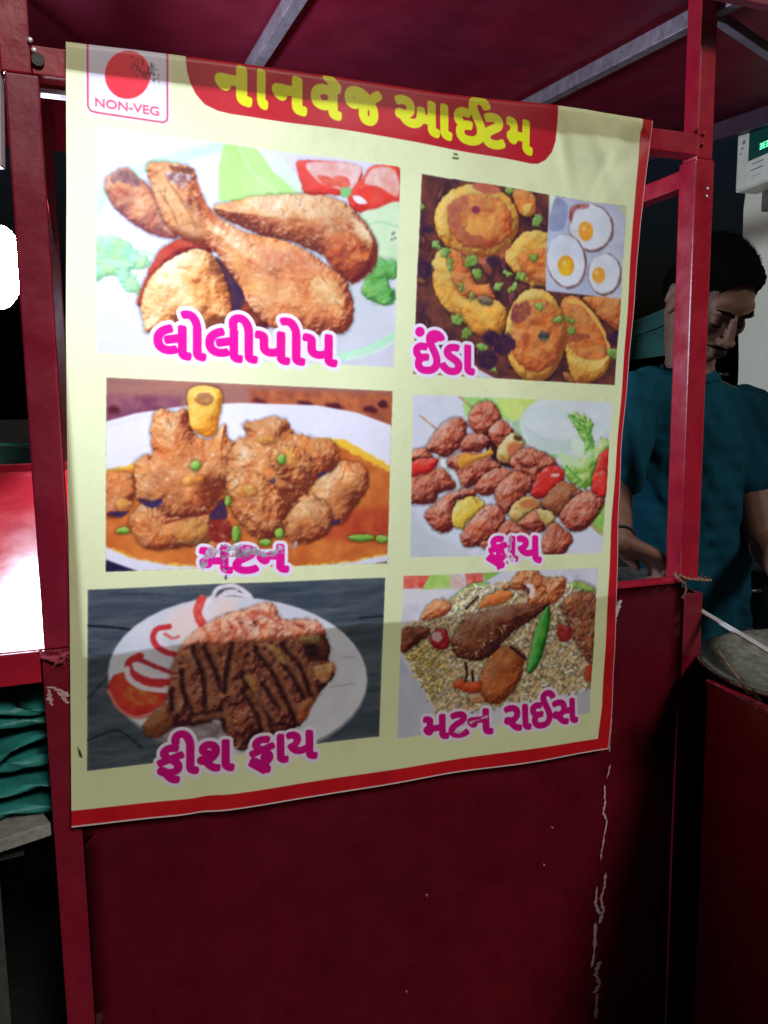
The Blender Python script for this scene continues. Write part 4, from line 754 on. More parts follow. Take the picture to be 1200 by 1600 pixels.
# ---------------------------------------------------------------- the banner
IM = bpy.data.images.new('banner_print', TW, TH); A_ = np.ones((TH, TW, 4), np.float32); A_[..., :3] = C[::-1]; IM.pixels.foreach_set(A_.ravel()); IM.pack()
BM_ = Mat('printed_flex'); B = BM_
ti = B.n('ShaderNodeTexImage'); ti.image = IM; ti.interpolation = 'Cubic'; ti.extension = 'EXTEND'
uvn = B.n('ShaderNodeUVMap', uv_map='print'); B.l(uvn.outputs[0], ti.inputs[0])
B.l(ti.outputs[0], B.b.inputs['Base Color']); B.b.inputs['Roughness'].default_value = .42; B.b.inputs['Specular IOR Level'].default_value = .35
tr = B.n('ShaderNodeBsdfTranslucent'); mix = B.n('ShaderNodeMixShader'); mix.inputs[0].default_value = .42
B.l(ti.outputs[0], tr.inputs[0]); B.l(B.b.outputs[0], mix.inputs[1]); B.l(tr.outputs[0], mix.inputs[2]); B.l(mix.outputs[0], B.t.nodes['Material Output'].inputs[0])
wv = B.n('ShaderNodeTexWave', Scale=170.0); wv.bands_direction = 'Z'; mpw = B.n('ShaderNodeTexNoise', Scale=420.0); B.l(B.co, mpw.inputs['Vector'])
B.bump(mpw.outputs[0], .12, .002)
def curve(pts):
    P = [hit(*p) for p in pts]; L = [0]
    for a, b in zip(P[:-1], P[1:]): L.append(L[-1] + math.hypot(b[0] - a[0], b[1] - a[1]))
    def f(t):
        s = t * L[-1]
        for k in range(len(P) - 1):
            if s <= L[k + 1] or k == len(P) - 2:
                q = (s - L[k]) / (L[k + 1] - L[k]); return np.array([P[k][i] + (P[k + 1][i] - P[k][i]) * q for i in (0, 1)])
    return f
cT = curve([(103, 68), (200, 79), (350, 98), (500, 119), (690, 148), (760, 156), (870, 166), (1018, 190)])
cB = curve([(112, 1289), (300, 1267), (500, 1239), (700, 1206), (850, 1184), (947, 1168)])
cL = curve([(103, 68), (104, 300), (103, 500), (105, 700), (109, 950), (112, 1289)])
cR = curve([(1018, 190), (997, 350), (983, 540), (971, 700), (967, 812), (963, 940), (954, 1100), (947, 1168)])
def banner_pt(s, t):
    A, Bc, Cc, D = cT(s), cB(s), cL(t), cR(t); c00, c10, c01, c11 = cT(0), cT(1), cB(0), cB(1)
    p = A * (1 - t) + Bc * t + Cc * (1 - s) + D * s - (c00 * (1 - s) * (1 - t) + c10 * s * (1 - t) + c01 * (1 - s) * t + c11 * s * t)
    # soft sag, pull creases from the upper corners, a crisp line where it bends over the panel's edge
    x, y = s, t
    v = .0022 * math.sin(x * 9 + y * 3) * math.sin(y * 7 + 1) + .0012 * math.sin(x * 23 + y * 5)
    for (cx_, cy_, ang, w_, am, ln) in [(.80, .0, 1.25, .012, .004, .12), (.86, .0, 1.0, .015, -.003, .12), (.97, .03, 2.2, .02, .005, .25), (.2, 1.0, -1.2, .02, .003, .2), (.72, .62, .9, .015, .002, .15), (.36, .9, -1.0, .02, .002, .2), (.9, .72, 1.4, .012, .003, .1), (.93, .02, 1.9, .012, -.003, .2)]:
        dx, dy = x - cx_, (y - cy_) * 1.2; al = dx * math.cos(ang) + dy * math.sin(ang); pe = -dx * math.sin(ang) + dy * math.cos(ang)
        if -.02 < al < ln * 1.6: v += am * math.exp(-(pe / w_) ** 2) * math.exp(-(al / ln) ** 2)
    v = v * 1.7 + .0012 * math.sin(x * 41 + math.sin(y * 6) * 2) * (1 - y) ** 2 + .0009 * math.sin(y * 47 + x * 4) * x
    v *= min(1, (y + .02) * 12)
    if y > .8: v -= (y - .8) ** 2 * .25 * (0.3 + .7 * math.sin(x * 3.1 + .2) ** 2)      # the free hem stands off the panel
    return p, v - .004
NU, NV = 150, 180; bm = bmesh.new(); uvl = bm.loops.layers.uv.new('print'); G = []; UVS = {}
for j in range(NV + 1):
    row = []
    for i in range(NU + 1):
        p, v = banner_pt(i / NU, j / NV); q = bm.verts.new(W(p[0], v, p[1])); UVS[q] = ((p[0] - TU0) * TS / TW, 1 - (TZ1 - p[1]) * TS / TH); row.append(q)
    G.append(row)
hem = []
for k, (dv, dz) in enumerate([(.006, .0035), (.016, .0045), (.034, .003), (.050, -.002), (.053, -.03)]):   # turned over the crossbar
    row = []
    for i in range(NU + 1):
        p, v = banner_pt(i / NU, 0); q = bm.verts.new(W(p[0], v + dv, p[1] + dz)); UVS[q] = ((p[0] - TU0) * TS / TW, 1 - (TZ1 - p[1] - dv) * TS / TH); row.append(q)
    hem.append(row)
allr = hem[::-1] + G
for A, B2 in zip(allr[:-1], allr[1:]):
    for i in range(NU): bm.faces.new((A[i], B2[i], B2[i + 1], A[i + 1]))
for f in bm.faces:
    f.smooth = True
    for l in f.loops: l[uvl].uv = UVS[l.vert]
ban = link('banner', bm, BM_.m, None, True, False)
tag(ban, 'large yellow menu banner with six food pictures hung across the red cart', 'banner')

# cords at the feet of the posts
def cord(name, pts, r, mat, label, cat='string', fray=0, seed=1):
    rr = random.Random(seed); bm = bmesh.new(); P = [Vector(p) for p in pts]; S = []
    for i in range(len(P) - 1):
        p0, p1, p2, p3 = P[max(i - 1, 0)], P[i], P[i + 1], P[min(i + 2, len(P) - 1)]
        for k in range(6): t = k / 6; S.append(.5 * (2 * p1 + (p2 - p0) * t + (2 * p0 - 5 * p1 + 4 * p2 - p3) * t * t + (3 * p1 - p0 - 3 * p2 + p3) * t ** 3))
    S.append(P[-1])
    for ph in (0, math.pi):
        tube(bm, [p + Vector((math.cos(i * .9 + ph), math.sin(i * .9 + ph), math.sin(i * .9 + ph))) * r * .5 for i, p in enumerate(S)], r * .62, 6)
    for _ in range(fray):
        p = rr.choice(S); q = p + Vector((rr.uniform(-1, 1), rr.uniform(-1, .3), rr.uniform(-1, 1))) * .014; tube(bm, [p, (p + q) / 2 + Vector((0, 0, .003)), q], .0006, 4)
    return tag(link(name, bm, mat, None, True), label, cat)
def at(x, y, v): u, z = hit(x, y, v); return W(u, v, z)
q = FV - .006
cord('string', [at(1062, 898, q), at(1072, 903, q - .002), at(1085, 905, q), at(1102, 906, q), at(1110, 906, q + .03), at(1090, 903, FV + .06), at(1062, 901, FV + .04), at(1056, 896, q + .01), at(1060, 904, q - .004), at(1070, 912, q - .004), at(1071, 925, q - .004), at(1066, 935, q - .004)], .0028, STRING, 'brown jute string knotted round the foot of the right red post', fray=14)
cord('string', [at(65, 1026, q), at(78, 1028, q - .003), at(90, 1026, q - .002), at(100, 1022, q), at(108, 1018, q + .01), at(100, 1014, FV + .05), at(70, 1018, FV + .05), at(66, 1024, q + .004), at(84, 1031, q - .004), at(92, 1034, q - .004), at(98, 1030, q - .003)], .0036, REDSTR, 'red frayed cord tied round the foot of the left post', fray=30, seed=4)

_r = hit(88, 400, .66)[1]
part('lamp_rail', lambda bm: tube(bm, [W(-1.0, .67, _r), W(-.05, .67, _r)], .007, 8), REDB)
# ---------------------------------------------------------------- the LED lamp inside
lampc = at(-3, 418, .62)
lamp = empty('led_lamp', lampc, 'bright round white LED lamp hanging behind the left post', 'lamp')
LN = (Vector(UA) * .88 - Vector(VA) * .42 + Vector((0, 0, -.15))).normalized()
EMI = bpy.data.materials.new('led_glow'); EMI.use_nodes = True; et = EMI.node_tree; et.nodes.remove(et.nodes['Principled BSDF']); em = et.nodes.new('ShaderNodeEmission'); em.inputs[0].default_value = (.80, .91, 1.12, 1); em.inputs[1].default_value = 300.0; et.links.new(em.outputs[0], et.nodes['Material Output'].inputs[0])
rot = LN.to_track_quat('Z', 'Y').to_matrix().to_4x4()
bm = bmesh.new(); bmesh.ops.create_circle(bm, cap_ends=True, segments=40, radius=.08, matrix=Matrix.Translation(lampc + LN * .012) @ rot); link('light_disc', bm, EMI, lamp, calc=False)
bm = bmesh.new(); bmesh.ops.create_cone(bm, cap_ends=True, segments=40, radius1=.06, radius2=.087, depth=.05, matrix=Matrix.Translation(lampc - LN * .018) @ rot); link('housing', bm, painted('white_plastic', (.7, .7, .7), (.6, .6, .6), 5, (.4, .5), 0, .1), lamp)
bm = bmesh.new(); tube(bm, [lampc - LN * .04, lampc - LN * .05 + Vector((0, 0, .1)), Vector((lampc.x, lampc.y, 2.28)) + Vector(VA) * .06], .004, 6); link('cable', bm, BLACKM, lamp)
# ---------------------------------------------------------------- things around the cart
def on_z(x, y, z): d = ray(x, y); t = (z - EYE[2]) / d[2]; return Vector(EYE + d * t)
def on_y(x, y, Y): d = ray(x, y); return Vector(EYE + d * (Y / d[1]))
A2 = math.radians(14.6); S2 = Vector((math.sin(A2), -math.cos(A2), 0)); N2 = Vector((math.cos(A2), math.sin(A2), 0))   # towards the viewer / to the right
# house wall on the right
WQ = on_y(1156, 500, 2.7); WQ.z = 0
def FW(s, n, z): return WQ + S2 * s + N2 * n + Vector((0, 0, z))
PL = Mat('limewashed_plaster'); PL.l(PL.rmp(PL.noise(3, 8, .65), [(.3, (.72, .70, .54)), (.7, (.82, .80, .62))]), PL.b.inputs['Base Color']); PL.b.inputs['Roughness'].default_value = .9; PL.bump(PL.noise(30, 8, .7), .3, .01)
bm = bmesh.new(); n = 40; L = []; r_ = random.Random(5)
for k in range(n + 1):
    z = k / n * 3.2; j = r_.uniform(-.006, .006); L.append([bm.verts.new(FW(0 + j, 0, z)), bm.verts.new(FW(1.9, 0, z)), bm.verts.new(FW(1.9, .18, z)), bm.verts.new(FW(j, .18, z))])
for a, b in zip(L[:-1], L[1:]):
    for k in range(4): bm.faces.new((a[k], a[(k + 1) % 4], b[(k + 1) % 4], b[k]))
bm.faces.new(L[0][::-1]); bm.faces.new(L[-1]); tag(link('house_wall', bm, PL.m), 'pale beige plastered wall standing behind the man at the right edge', 'wall')
# electricity meter on it
def wall_hit(x, y, n):
    d = Vector(ray(x, y)); o = WQ + N2 * n; t = (o - Vector(EYE)).dot(N2) / d.dot(N2); p = Vector(EYE) + d * t; return (p - WQ).dot(S2), p.z
CREAM = painted('cream_meter_plastic', (.8, .79, .66), (.72, .71, .58), 6, (.35, .5), .03, .2); GRY = painted('grey_print', (.17, .17, .15), (.2, .2, .17), 9, (.6, .8), 0, .1)
MN = -.11
(s0, zt), (s1, zb) = wall_hit(1154, 200, MN), wall_hit(1147, 303, MN); s0 = (s0 + s1) / 2; mw = .19
meter = empty('electricity_meter', FW(s0 + mw / 2, MN, zb), 'cream electricity meter with green lit display fixed high on the pale wall', 'electricity meter')
def mp(name, s_a, s_b, n_a, n_b, z_a, z_b, mat, bev=.003):
    bm = bmesh.new(); hexa(bm, [FW(s_a, n_a, z_a), FW(s_b, n_a, z_a), FW(s_b, n_b, z_a), FW(s_a, n_b, z_a), FW(s_a, n_a, z_b), FW(s_b, n_a, z_b), FW(s_b, n_b, z_b), FW(s_a, n_b, z_b)], bev); return link(name, bm, mat, meter)
mp('meter_case', s0, s0 + mw, MN, -.03, zb, zt, CREAM, .008)
mp('terminal_cover', s0 + .012, s0 + mw - .012, MN - .004, -.04, zb + .004, zb + .03, CREAM, .003)
mp('top_cap', s0 + .05, s0 + .14, MN + .01, -.03, zt, zt + .04, CREAM, .006)
mp('backing_board', s0 + .02, s0 + mw + .1, -.028, -.001, zb - .055, zt + .1, painted('brown_board', (.13, .12, .09), (.1, .09, .07), 8, (.7, .9), .1, .3), .002)
(sa, za), (sb, zb2) = wall_hit(1172, 206, MN), wall_hit(1168, 253, MN)
DSP = painted('dark_green_display', (.01, .07, .055), (.012, .09, .07), 20, (.12, .2), 0, .1)
mp('display_window', sa, sa + .1, MN - .0025, MN + .01, zb2, za, DSP, .001)
GLO = bpy.data.materials.new('green_led'); GLO.use_nodes = True; GLO.node_tree.nodes['Principled BSDF'].inputs['Emission Color'].default_value = (.02, 1, .3, 1); GLO.node_tree.nodes['Principled BSDF'].inputs['Emission Strength'].default_value = 1.6
(sc_, zc), (sd, zd) = wall_hit(1189, 224, MN), wall_hit(1189, 234, MN)
for k in range(4):
    for (x0, x1, z0, z1) in ((0, .009, .0, .003), (0, .009, .007, .010), (0, .009, .014, .017), (0, .0025, .003, .014) if k % 2 else (.0065, .009, .003, .014)):
        mp('digit', sc_ + k * .013 + x0, sc_ + k * .013 + x1, MN - .0035, MN - .0026, zd + z0, zd + z1, GLO, 0)
for (x, y, w, h) in [(1161, 220, .010, .012), (1158, 232, .012, .004), (1157, 240, .006, .005), (1175, 256, .05, .003), (1173, 266, .055, .003), (1176, 275, .035, .010)]:
    s_, z_ = wall_hit(x, y, MN); mp('printed_mark', s_, s_ + w, MN - .0008, MN + .001, z_ - h, z_, GRY, 0)
# green board wall far behind, in two lengths
GRN = painted('weathered_green_board', (.045, .19, .15), (.03, .12, .10), 4, (.5, .7), .3, .4)
gb = empty('green_hoarding', on_y(1010, 560, 3.4), 'sloping green painted boards far behind the left ear of the man', 'hoarding')
for (a, b, c, d) in [((930, 527), (1120, 449), (1120, 476), (930, 550)), ((930, 552), (1120, 478), (1120, 545), (930, 570))]:
    P = [on_y(*a, 3.6), on_y(*b, 3.0), on_y(*c, 2.98), on_y(*d, 3.58)]; bm = bmesh.new(); off = Vector((.0, .03, 0)); hexa(bm, [P[3], P[2], P[2] + off, P[3] + off, P[0], P[1], P[1] + off, P[0] + off], .003); link('board', bm, GRN, gb)
for x, Y in ((940, 3.56), (1110, 3.06)):
    p = on_y(x, 560, Y); p.y += .06; bm = bmesh.new(); beam(bm, Vector((p.x, p.y, 0)), p + Vector((0, 0, .1)), .05, .05, Vector((0, 1, 0))); link('post', bm, BLACKM, gb)
# green bench beyond the shelf on the left
be = empty('green_bench', on_y(40, 730, 2.9) * 1.0, 'dark green painted bench with a pale top edge beyond the red shelf', 'bench')
def by(x, y, Y): return on_y(x, y, Y)
p, q_ = by(-160, 696, 2.9), by(260, 693, 3.05)
bm = bmesh.new(); beam(bm, p, q_, .035, .012); link('bench_top', bm, painted('pale_teal', (.12, .55, .42), (.08, .4, .3), 5, (.3, .5), .1, .3), be)
bm = bmesh.new(); beam(bm, p + Vector((0, .0, -.055)), q_ + Vector((0, .0, -.055)), .02, .085); link('apron', bm, GRN, be)
for t in (.05, .95):
    c = p.lerp(q_, t); bm = bmesh.new(); beam(bm, Vector((c.x, c.y, 0)), c, .05, .05, Vector((0, 1, 0))); link('leg', bm, GRN, be)
# heap of folded teal tarpaulin on a plank on a rough block
TARP = painted('teal_tarpaulin', (.045, .36, .31), (.03, .26, .23), 9, (.3, .5), .4, .3)
TD = (Vector(UA) * .95 + Vector(VA) * .31).normalized(); TN = Vector((-TD.y, TD.x, 0))
t0 = Vector(W(-.58, -.09, .0)); zb_, = (hit(40, 1268, .06)[1],)
bm = bmesh.new(); rows = []; prof = []; nf = 6; hgt = .034
for k in range(nf):
    z = zb_ + k * hgt
    for a in np.linspace(-math.pi / 2, math.pi / 2, 7): prof.append((-.010 * math.cos(a) * (1 + .6 * math.sin(k * 2.1)), z + .007 + .0065 * math.sin(a) * (1 + .35 * math.sin(k * 3.7))))
    prof.append((.2, z + .018)); prof.append((.22, z + .024)); prof.append((.2, z + .032))
nz = 70; r_ = random.Random(9); ph = [r_.uniform(0, 6) for _ in range(nf + 1)]
for i in range(nz + 1):
    s = i / nz * .60; row = []
    for m_, (v, z) in enumerate(prof):
        k = m_ // 10; w_ = .011 * math.sin(s * 15 + ph[k]) + .006 * math.sin(s * 43 + ph[k] * 2) + .003 * math.sin(s * 90 + ph[k] * 5 + m_)
        row.append(bm.verts.new(t0 + TD * s + TN * (v + w_) + Vector((0, 0, z + w_ * .6 + .03 * s * 0))))
    rows.append(row)
for a, b in zip(rows[:-1], rows[1:]):
    for k in range(len(prof) - 1): bm.faces.new((a[k], a[k + 1], b[k + 1], b[k]))
bmesh.ops.solidify(bm, geom=bm.faces[:], thickness=.0016)
tag(link('tarpaulin', bm, TARP, None, True), 'teal tarpaulin folded into thick pleats lying below the red shelf', 'tarpaulin')
WOOD = painted('grey_weathered_wood', (.24, .23, .2), (.14, .135, .12), 12, (.7, .9), .5, .5)
bm = bmesh.new(); pz = zb_ - .026; beam(bm, t0 - TD * .1 - TN * .005 + Vector((0, 0, pz)), t0 + TD * .53 - TN * .005 + Vector((0, 0, pz + .004)), .09, .022); tag(link('plank', bm, WOOD), 'grey weathered plank under the teal tarpaulin', 'plank')
RUB = Mat('rough_mortar'); RUB.l(RUB.rmp(RUB.noise(14, 10, .8), [(.35, (.02, .02, .018)), (.65, (.09, .09, .08))]), RUB.b.inputs['Base Color']); RUB.b.inputs['Roughness'].default_value = .95; RUB.bump(RUB.noise(30, 8, .8), .9, .03)
bm = bmesh.new(); c0 = t0 + TD * .22 + TN * .10; bmesh.ops.create_cube(bm, size=1, matrix=Matrix.Translation(Vector((c0.x, c0.y, pz - .014 - .02))) @ Matrix.Rotation(math.atan2(TD.y, TD.x), 4, 'Z') @ Matrix.Diagonal((.56, .18, .04, 1))); bmesh.ops.subdivide_edges(bm, edges=bm.edges[:], cuts=14, use_grid_fill=True)
for v in bm.verts:
    if v.co.z > .02: v.co += Vector((random.Random(hash((round(v.co.x, 3), round(v.co.y, 3)))).uniform(-.006, .006), 0, -random.Random(int(v.co.x * 1000)).uniform(0, .006)))
tag(link('masonry_block', bm, RUB.m), 'rough grey mortar block carrying the plank at lower left', 'block')
bm = bmesh.new(); c1 = c0 + TN * .06; bmesh.ops.create_cube(bm, size=1, matrix=Matrix.Translation(Vector((c1.x, c1.y, (pz - .056) / 2))) @ Matrix.Rotation(math.atan2(TD.y, TD.x), 4, 'Z') @ Matrix.Diagonal((.5, .2, pz - .056, 1))); bmesh.ops.bevel(bm, geom=bm.edges[:], offset=.006, segments=2, affect='EDGES'); tag(link('box', bm, BLACKM), 'black box added for the dark under the rough mortar block at lower left', 'box')  # black box put in to darken the unlit space under the block
# pale steel pole just left of the cart
bm = bmesh.new(); beam(bm, at(-6, -60, .03), at(-2, 262, .03), .014, .014, Vector((0, 1, 0))); link('stay', bm, painted('lilac_white_paint', (.5, .47, .55), (.4, .37, .45), 7, (.4, .6), .1, .3), cart)

# ---------------------------------------------------------------- the cooking stand in front at right
K0 = on_y(1103, 1066, 1.545); KZ = K0.z; K0 = Vector((K0.x, K0.y, 0))
def FK(s, n, z): return K0 + S2 * s + N2 * n + Vector((0, 0, z))
stand = empty('cooking_stand', FK(.5, .35, 0), 'red steel cooking stand set at right angles to the cart at lower right', 'stand')
def kp(name, s_a, s_b, n_a, n_b, z_a, z_b, mat, bev=.002):
    bm = bmesh.new(); cbox(bm, s_a, s_b, n_a, n_b, z_a, z_b, bev, F=FK); return link(name, bm, mat, stand)
kp('side_panel', 0, 1.0, .004, .008, .02, KZ - .004, REDB, .001); kp('side_panel', 0, 1.0, .70, .704, .02, KZ - .004, REDB, .001); kp('front_panel', .996, 1.0, .009, .699, .02, KZ - .004, REDB, .001); kp('back_panel', 0, .004, .009, .699, .02, KZ - .09, REDB, .001)
RIMM = painted('worn_red_rim', (.34, .012, .03), (.27, .01, .03), 9, (.25, .45), .3, .4, chip=(.56, (.36, .22, .22)))
kp('top_rim', -.004, 1.004, 0, .022, KZ - .004, KZ + .004, RIMM, .0015); kp('top_rim', -.004, 1.004, .682, .706, KZ - .004, KZ + .004, RIMM, .0015)
kp('hob_plate', .004, .996, .023, .681, KZ - .05, KZ - .04, BLACKM)
bm = bmesh.new(); s_, = (.0,); p = FK(.22, .0035, .80); ball(bm, p, (.006, .012, .016), Matrix.Rotation(-A2, 3, 'Z')); link('dent', bm, PALE, stand, True)
# wide kadhai
PZ = KZ + .018; pc = FK(.035, .287, PZ); PR = .262
pan = empty('frying_pan', pc - Vector((0, 0, .07)), 'wide shallow grey steel kadhai pan standing on the red cooking stand', 'pan')
def lathe(bm, c, prof, n=56, close=False):
    R_ = [[bm.verts.new(c + Vector((r * math.cos(a), r * math.sin(a), z))) for a in [2 * math.pi * k / n for k in range(n)]] for r, z in prof]
    for A, B in zip(R_[:-1], R_[1:]):
        for k in range(n): bm.faces.new((A[k], A[(k + 1) % n], B[(k + 1) % n], B[k]))
    return R_
OIL = painted('oily_steel', (.36, .37, .33), (.12, .12, .11), 11, (.12, .36), .5, .8, metal=.4)
bm = bmesh.new(); R_ = lathe(bm, pc, [(.0001, -.062), (.08, -.06), (.15, -.048), (.21, -.026), (.25, -.004), (.262, .002), (.266, .001), (.262, -.006), (.22, -.03), (.16, -.056), (.08, -.068), (.0001, -.07)]); link('bowl', bm, OIL, pan, True)
bm = bmesh.new(); tube(bm, [pc + Vector((.269 * math.cos(a), .269 * math.sin(a), -.002)) for a in [2 * math.pi * k / 60 for k in range(61)]], .0045, 8, False); link('rolled_rim', bm, STEEL, pan, True)
for sg in (0, 1):
    a0 = math.radians(250 + 180 * sg); c = pc + Vector((math.cos(a0), math.sin(a0), 0)) * .27; tt = Vector((-math.sin(a0), math.cos(a0), 0)); oo = Vector((math.cos(a0), math.sin(a0), 0))
    bm = bmesh.new(); tube(bm, [c - tt * .05, c - tt * .045 + oo * .03 + Vector((0, 0, .012)), c + tt * .045 + oo * .03 + Vector((0, 0, .012)), c + tt * .05], .006, 8); link('handle', bm, STEEL, pan, True)
bm = bmesh.new(); lathe(bm, pc + Vector((0, 0, -.03)), [(.235, -.02), (.245, -.02), (.245, -.06), (.235, -.06), (.235, -.02)]); tag(link('burner_ring', bm, BLACKM, None, True), 'black iron burner ring under the kadhai pan', 'burner')
# ladle
la, lb = on_y(1078, 944, 1.735), on_y(1232, 1036, 1.36); ladle = empty('ladle', lb, 'bright steel ladle with a long handle lying across the kadhai pan', 'ladle')
bm = bmesh.new(); beam(bm, la, lb, .015, .004, bev=.0015); link('handle', bm, SILVER, ladle)
bm = bmesh.new(); lathe(bm, lb + (lb - la).normalized() * .05, [(.0001, -.022), (.025, -.018), (.043, -.006), (.05, .006), (.047, .006), (.04, -.003), (.024, -.014), (.0001, -.018)], 28); link('bowl', bm, SILVER, ladle, True)
# jute tie across the pan and rim
cord('string', [on_y(1118, 1010, 1.5), on_y(1135, 1035, 1.46), on_y(1155, 1062, 1.43), on_y(1168, 1082, 1.40), on_y(1178, 1084, 1.395), on_y(1190, 1094, 1.39), on_y(1180, 1088, 1.39), on_y(1176, 1076, 1.395)], .0022, STRING, 'jute string tied over the rim of the kadhai pan and the stand', fray=6, seed=8)
# aluminium pot and plate behind
pp = on_y(1243, 884, 2.06); bm = bmesh.new(); pot = empty('cooking_pot', pp - Vector((0, 0, .2)), 'dull dark aluminium cooking pot standing behind the kadhai pan', 'pot')
DALU = painted('blackened_aluminium', (.14, .15, .14), (.05, .055, .05), 8, (.3, .6), .3, .7, metal=.7)
lathe(bm, pp, [(.0001, -.196), (.11, -.196), (.13, -.17), (.135, -.02), (.132, -.01), (.148, 0), (.148, .004), (.128, -.006), (.126, -.16), (.0001, -.18)], 44); link('body', bm, DALU, pot, True)
for a0 in (3.4, .3):
    c = pp + Vector((math.cos(a0), math.sin(a0), 0)) * .135 + Vector((0, 0, -.05)); tt = Vector((-math.sin(a0), math.cos(a0), 0)); oo = Vector((math.cos(a0), math.sin(a0), 0))
    bm = bmesh.new(); tube(bm, [c - tt * .035, c - tt * .03 + oo * .03, c + tt * .03 + oo * .03, c + tt * .035], .005, 8); link('handle', bm, DALU, pot, True)
pt = bm = bmesh.new(); cst = Vector((pp.x, pp.y, 0)); bmesh.ops.create_cone(bm, cap_ends=True, segments=4, radius1=.19, radius2=.17, depth=pp.z - .198, matrix=Matrix.Translation(cst + Vector((0, 0, (pp.z - .198) / 2))) @ Matrix.Rotation(.6, 4, 'Z')); tag(link('crate', bm, BLACKM), 'black box stool carrying the aluminium pot', 'box')
pl = at(985, 905, .155); bm = bmesh.new(); lathe(bm, pl, [(.0001, -.012), (.07, -.012), (.10, -.002), (.112, .004), (.110, .006), (.098, .001), (.07, -.008), (.0001, -.008)], 40); tag(link('steel_plate', bm, STEEL, None, True), 'steel plate under the right hand of the man behind the panel', 'plate')
part('inner_counter', lambda bm: cbox(bm, .64, 1.18, FV + .02, .23, pl.z - .03, pl.z - .0135, .002), STEEL)

# ---------------------------------------------------------------- shrub by the wall
LEAF = painted('leaf_green', (.06, .14, .05), (.03, .09, .03), 20, (.4, .6), .1, .2); BARK = painted('stem_brown', (.1, .07, .04), (.06, .045, .03), 20, (.8, .9), .3, .3)
def shrub(base, h, nleaf, seed, label):
    r = random.Random(seed); root = empty('shrub', base, label, 'shrub'); bm = bmesh.new(); tips = []
    for k in range(9):
        a = r.uniform(0, 6.28); l = r.uniform(.5, 1) * h; q = base + Vector((math.cos(a) * .16, math.sin(a) * .16, l)); m = base.lerp(q, .5) + Vector((0, 0, .05)); tube(bm, [base, m, q], [.006, .004, .002], 5); tips += [base.lerp(q, t) + Vector((r.gauss(0, .05), r.gauss(0, .05), r.gauss(0, .04))) for t in [r.uniform(.25, 1.02) for _ in range(nleaf // 9)]]
    o = link('stem', bm, BARK, root); o['kind'] = 'stuff'; bm = bmesh.new()
    for p in tips:
        M = Matrix.Translation(p) @ Matrix.Rotation(r.uniform(0, 6.3), 4, 'Z') @ Matrix.Rotation(r.uniform(-1, .6), 4, 'X'); L_ = r.uniform(.03, .06); w_ = L_ * .4
        vs = [bm.verts.new(M @ Vector(c)) for c in ((0, 0, 0), (w_, L_ * .5, .006), (0, L_, -.004), (-w_, L_ * .5, .006))]; bm.faces.new(vs[:3]); bm.faces.new((vs[0], vs[2], vs[3]))
    o = link('leaf', bm, LEAF, root, calc=False); o['kind'] = 'stuff'
b_ = on_y(1215, 900, 2.25); shrub(Vector((b_.x, b_.y, 0)), 1.55, 900, 4, 'small leafy green shrub between the man and the pale wall')
# ---------------------------------------------------------------- the cook
SK = Mat('brown_skin'); SK.l(SK.rmp(SK.noise(14, 6), [(.35, (.09, .044, .029)), (.65, (.12, .062, .042))]), SK.b.inputs['Base Color']); SK.b.inputs['Roughness'].default_value = .62; SK.b.inputs['Specular IOR Level'].default_value = .3; SK.b.inputs['Subsurface Weight'].default_value = .06; SK.b.inputs['Subsurface Radius'].default_value = (.01, .004, .002); SK.bump(SK.noise(160, 4), .12, .002)
SH = Mat('teal_cotton'); SH.l(SH.rmp(SH.noise(5, 5), [(.3, (.002, .022, .036)), (.7, (.003, .034, .052))]), SH.b.inputs['Base Color']); SH.b.inputs['Roughness'].default_value = .95; SH.b.inputs['Specular IOR Level'].default_value = .06; SH.bump(SH.noise(7, 4, .5, (1, 1, .4)), .5, .05)
HR = Mat('black_hair'); HR.b.inputs['Base Color'].default_value = (.002, .002, .002, 1); HR.b.inputs['Specular IOR Level'].default_value = .02; HR.b.inputs['Roughness'].default_value = .7; HR.bump(HR.noise(240, 4, .7), .9, .01)
DK = painted('charcoal_cloth', (.012, .013, .016), (.018, .018, .022), 8, (.8, .9), .3, .3)
hc = at(1115, 458, .20); HS = 1.10
cdir = Vector((-hc.x, -hc.y, 0)).normalized(); rdir = Vector((-cdir.y, cdir.x, 0)); yaw = math.radians(40); pit = math.radians(41)
fh = cdir * math.cos(yaw) + rdir * math.sin(yaw); hf = fh * math.cos(pit) - Vector((0, 0, 1)) * math.sin(pit); ht = Vector((0, 0, 1)) * math.cos(pit) + fh * math.sin(pit); hs = hf.cross(ht).normalized()
HM = Matrix((hs, hf, ht)).transposed()                       # head axes: x side, y forward, z up
def hp(x, y, z): return hc + (HM @ Vector((x, y, z))) * HS
body = bmesh.new()
def hb(x, y, z, rx, ry=None, rz=None, sub=3):
    ry = ry or rx; rz = rz or rx
    ball(body, hp(x, y, z), (rx * HS, ry * HS, rz * HS), HM, sub)
hb(0, -.005, .012, .074, .092, .086); hb(0, .030, -.045, .060, .062, .062); hb(0, .045, -.075, .045, .050, .045); hb(0, .070, -.108, .022, .018, .016)
hb(0, .070, .012, .052, .018, .030)
for s in (-1, 1):
    hb(s * .028, .080, .004, .024, .012, .009); hb(s * .038, .060, -.036, .021, .024, .022); hb(s * .030, .073, -.018, .0125, .0135, .011); hb(s * .040, .030, -.085, .024, .034, .018)
    hb(s * .013, .103, -.052, .009, .010, .008); hb(s * .076, -.008, -.022, .010, .018, .030, 2); hb(s * .086, -.018, -.006, .006, .016, .014, 2); hb(s * .087, -.022, -.022, .005, .009, .022, 2); hb(s * .080, -.006, -.048, .007, .009, .011, 2)
for k in range(8): t = k / 7; hb(0, .088 + .020 * t, -.006 - .040 * t, .008 + .004 * t, .010, .008, 2)
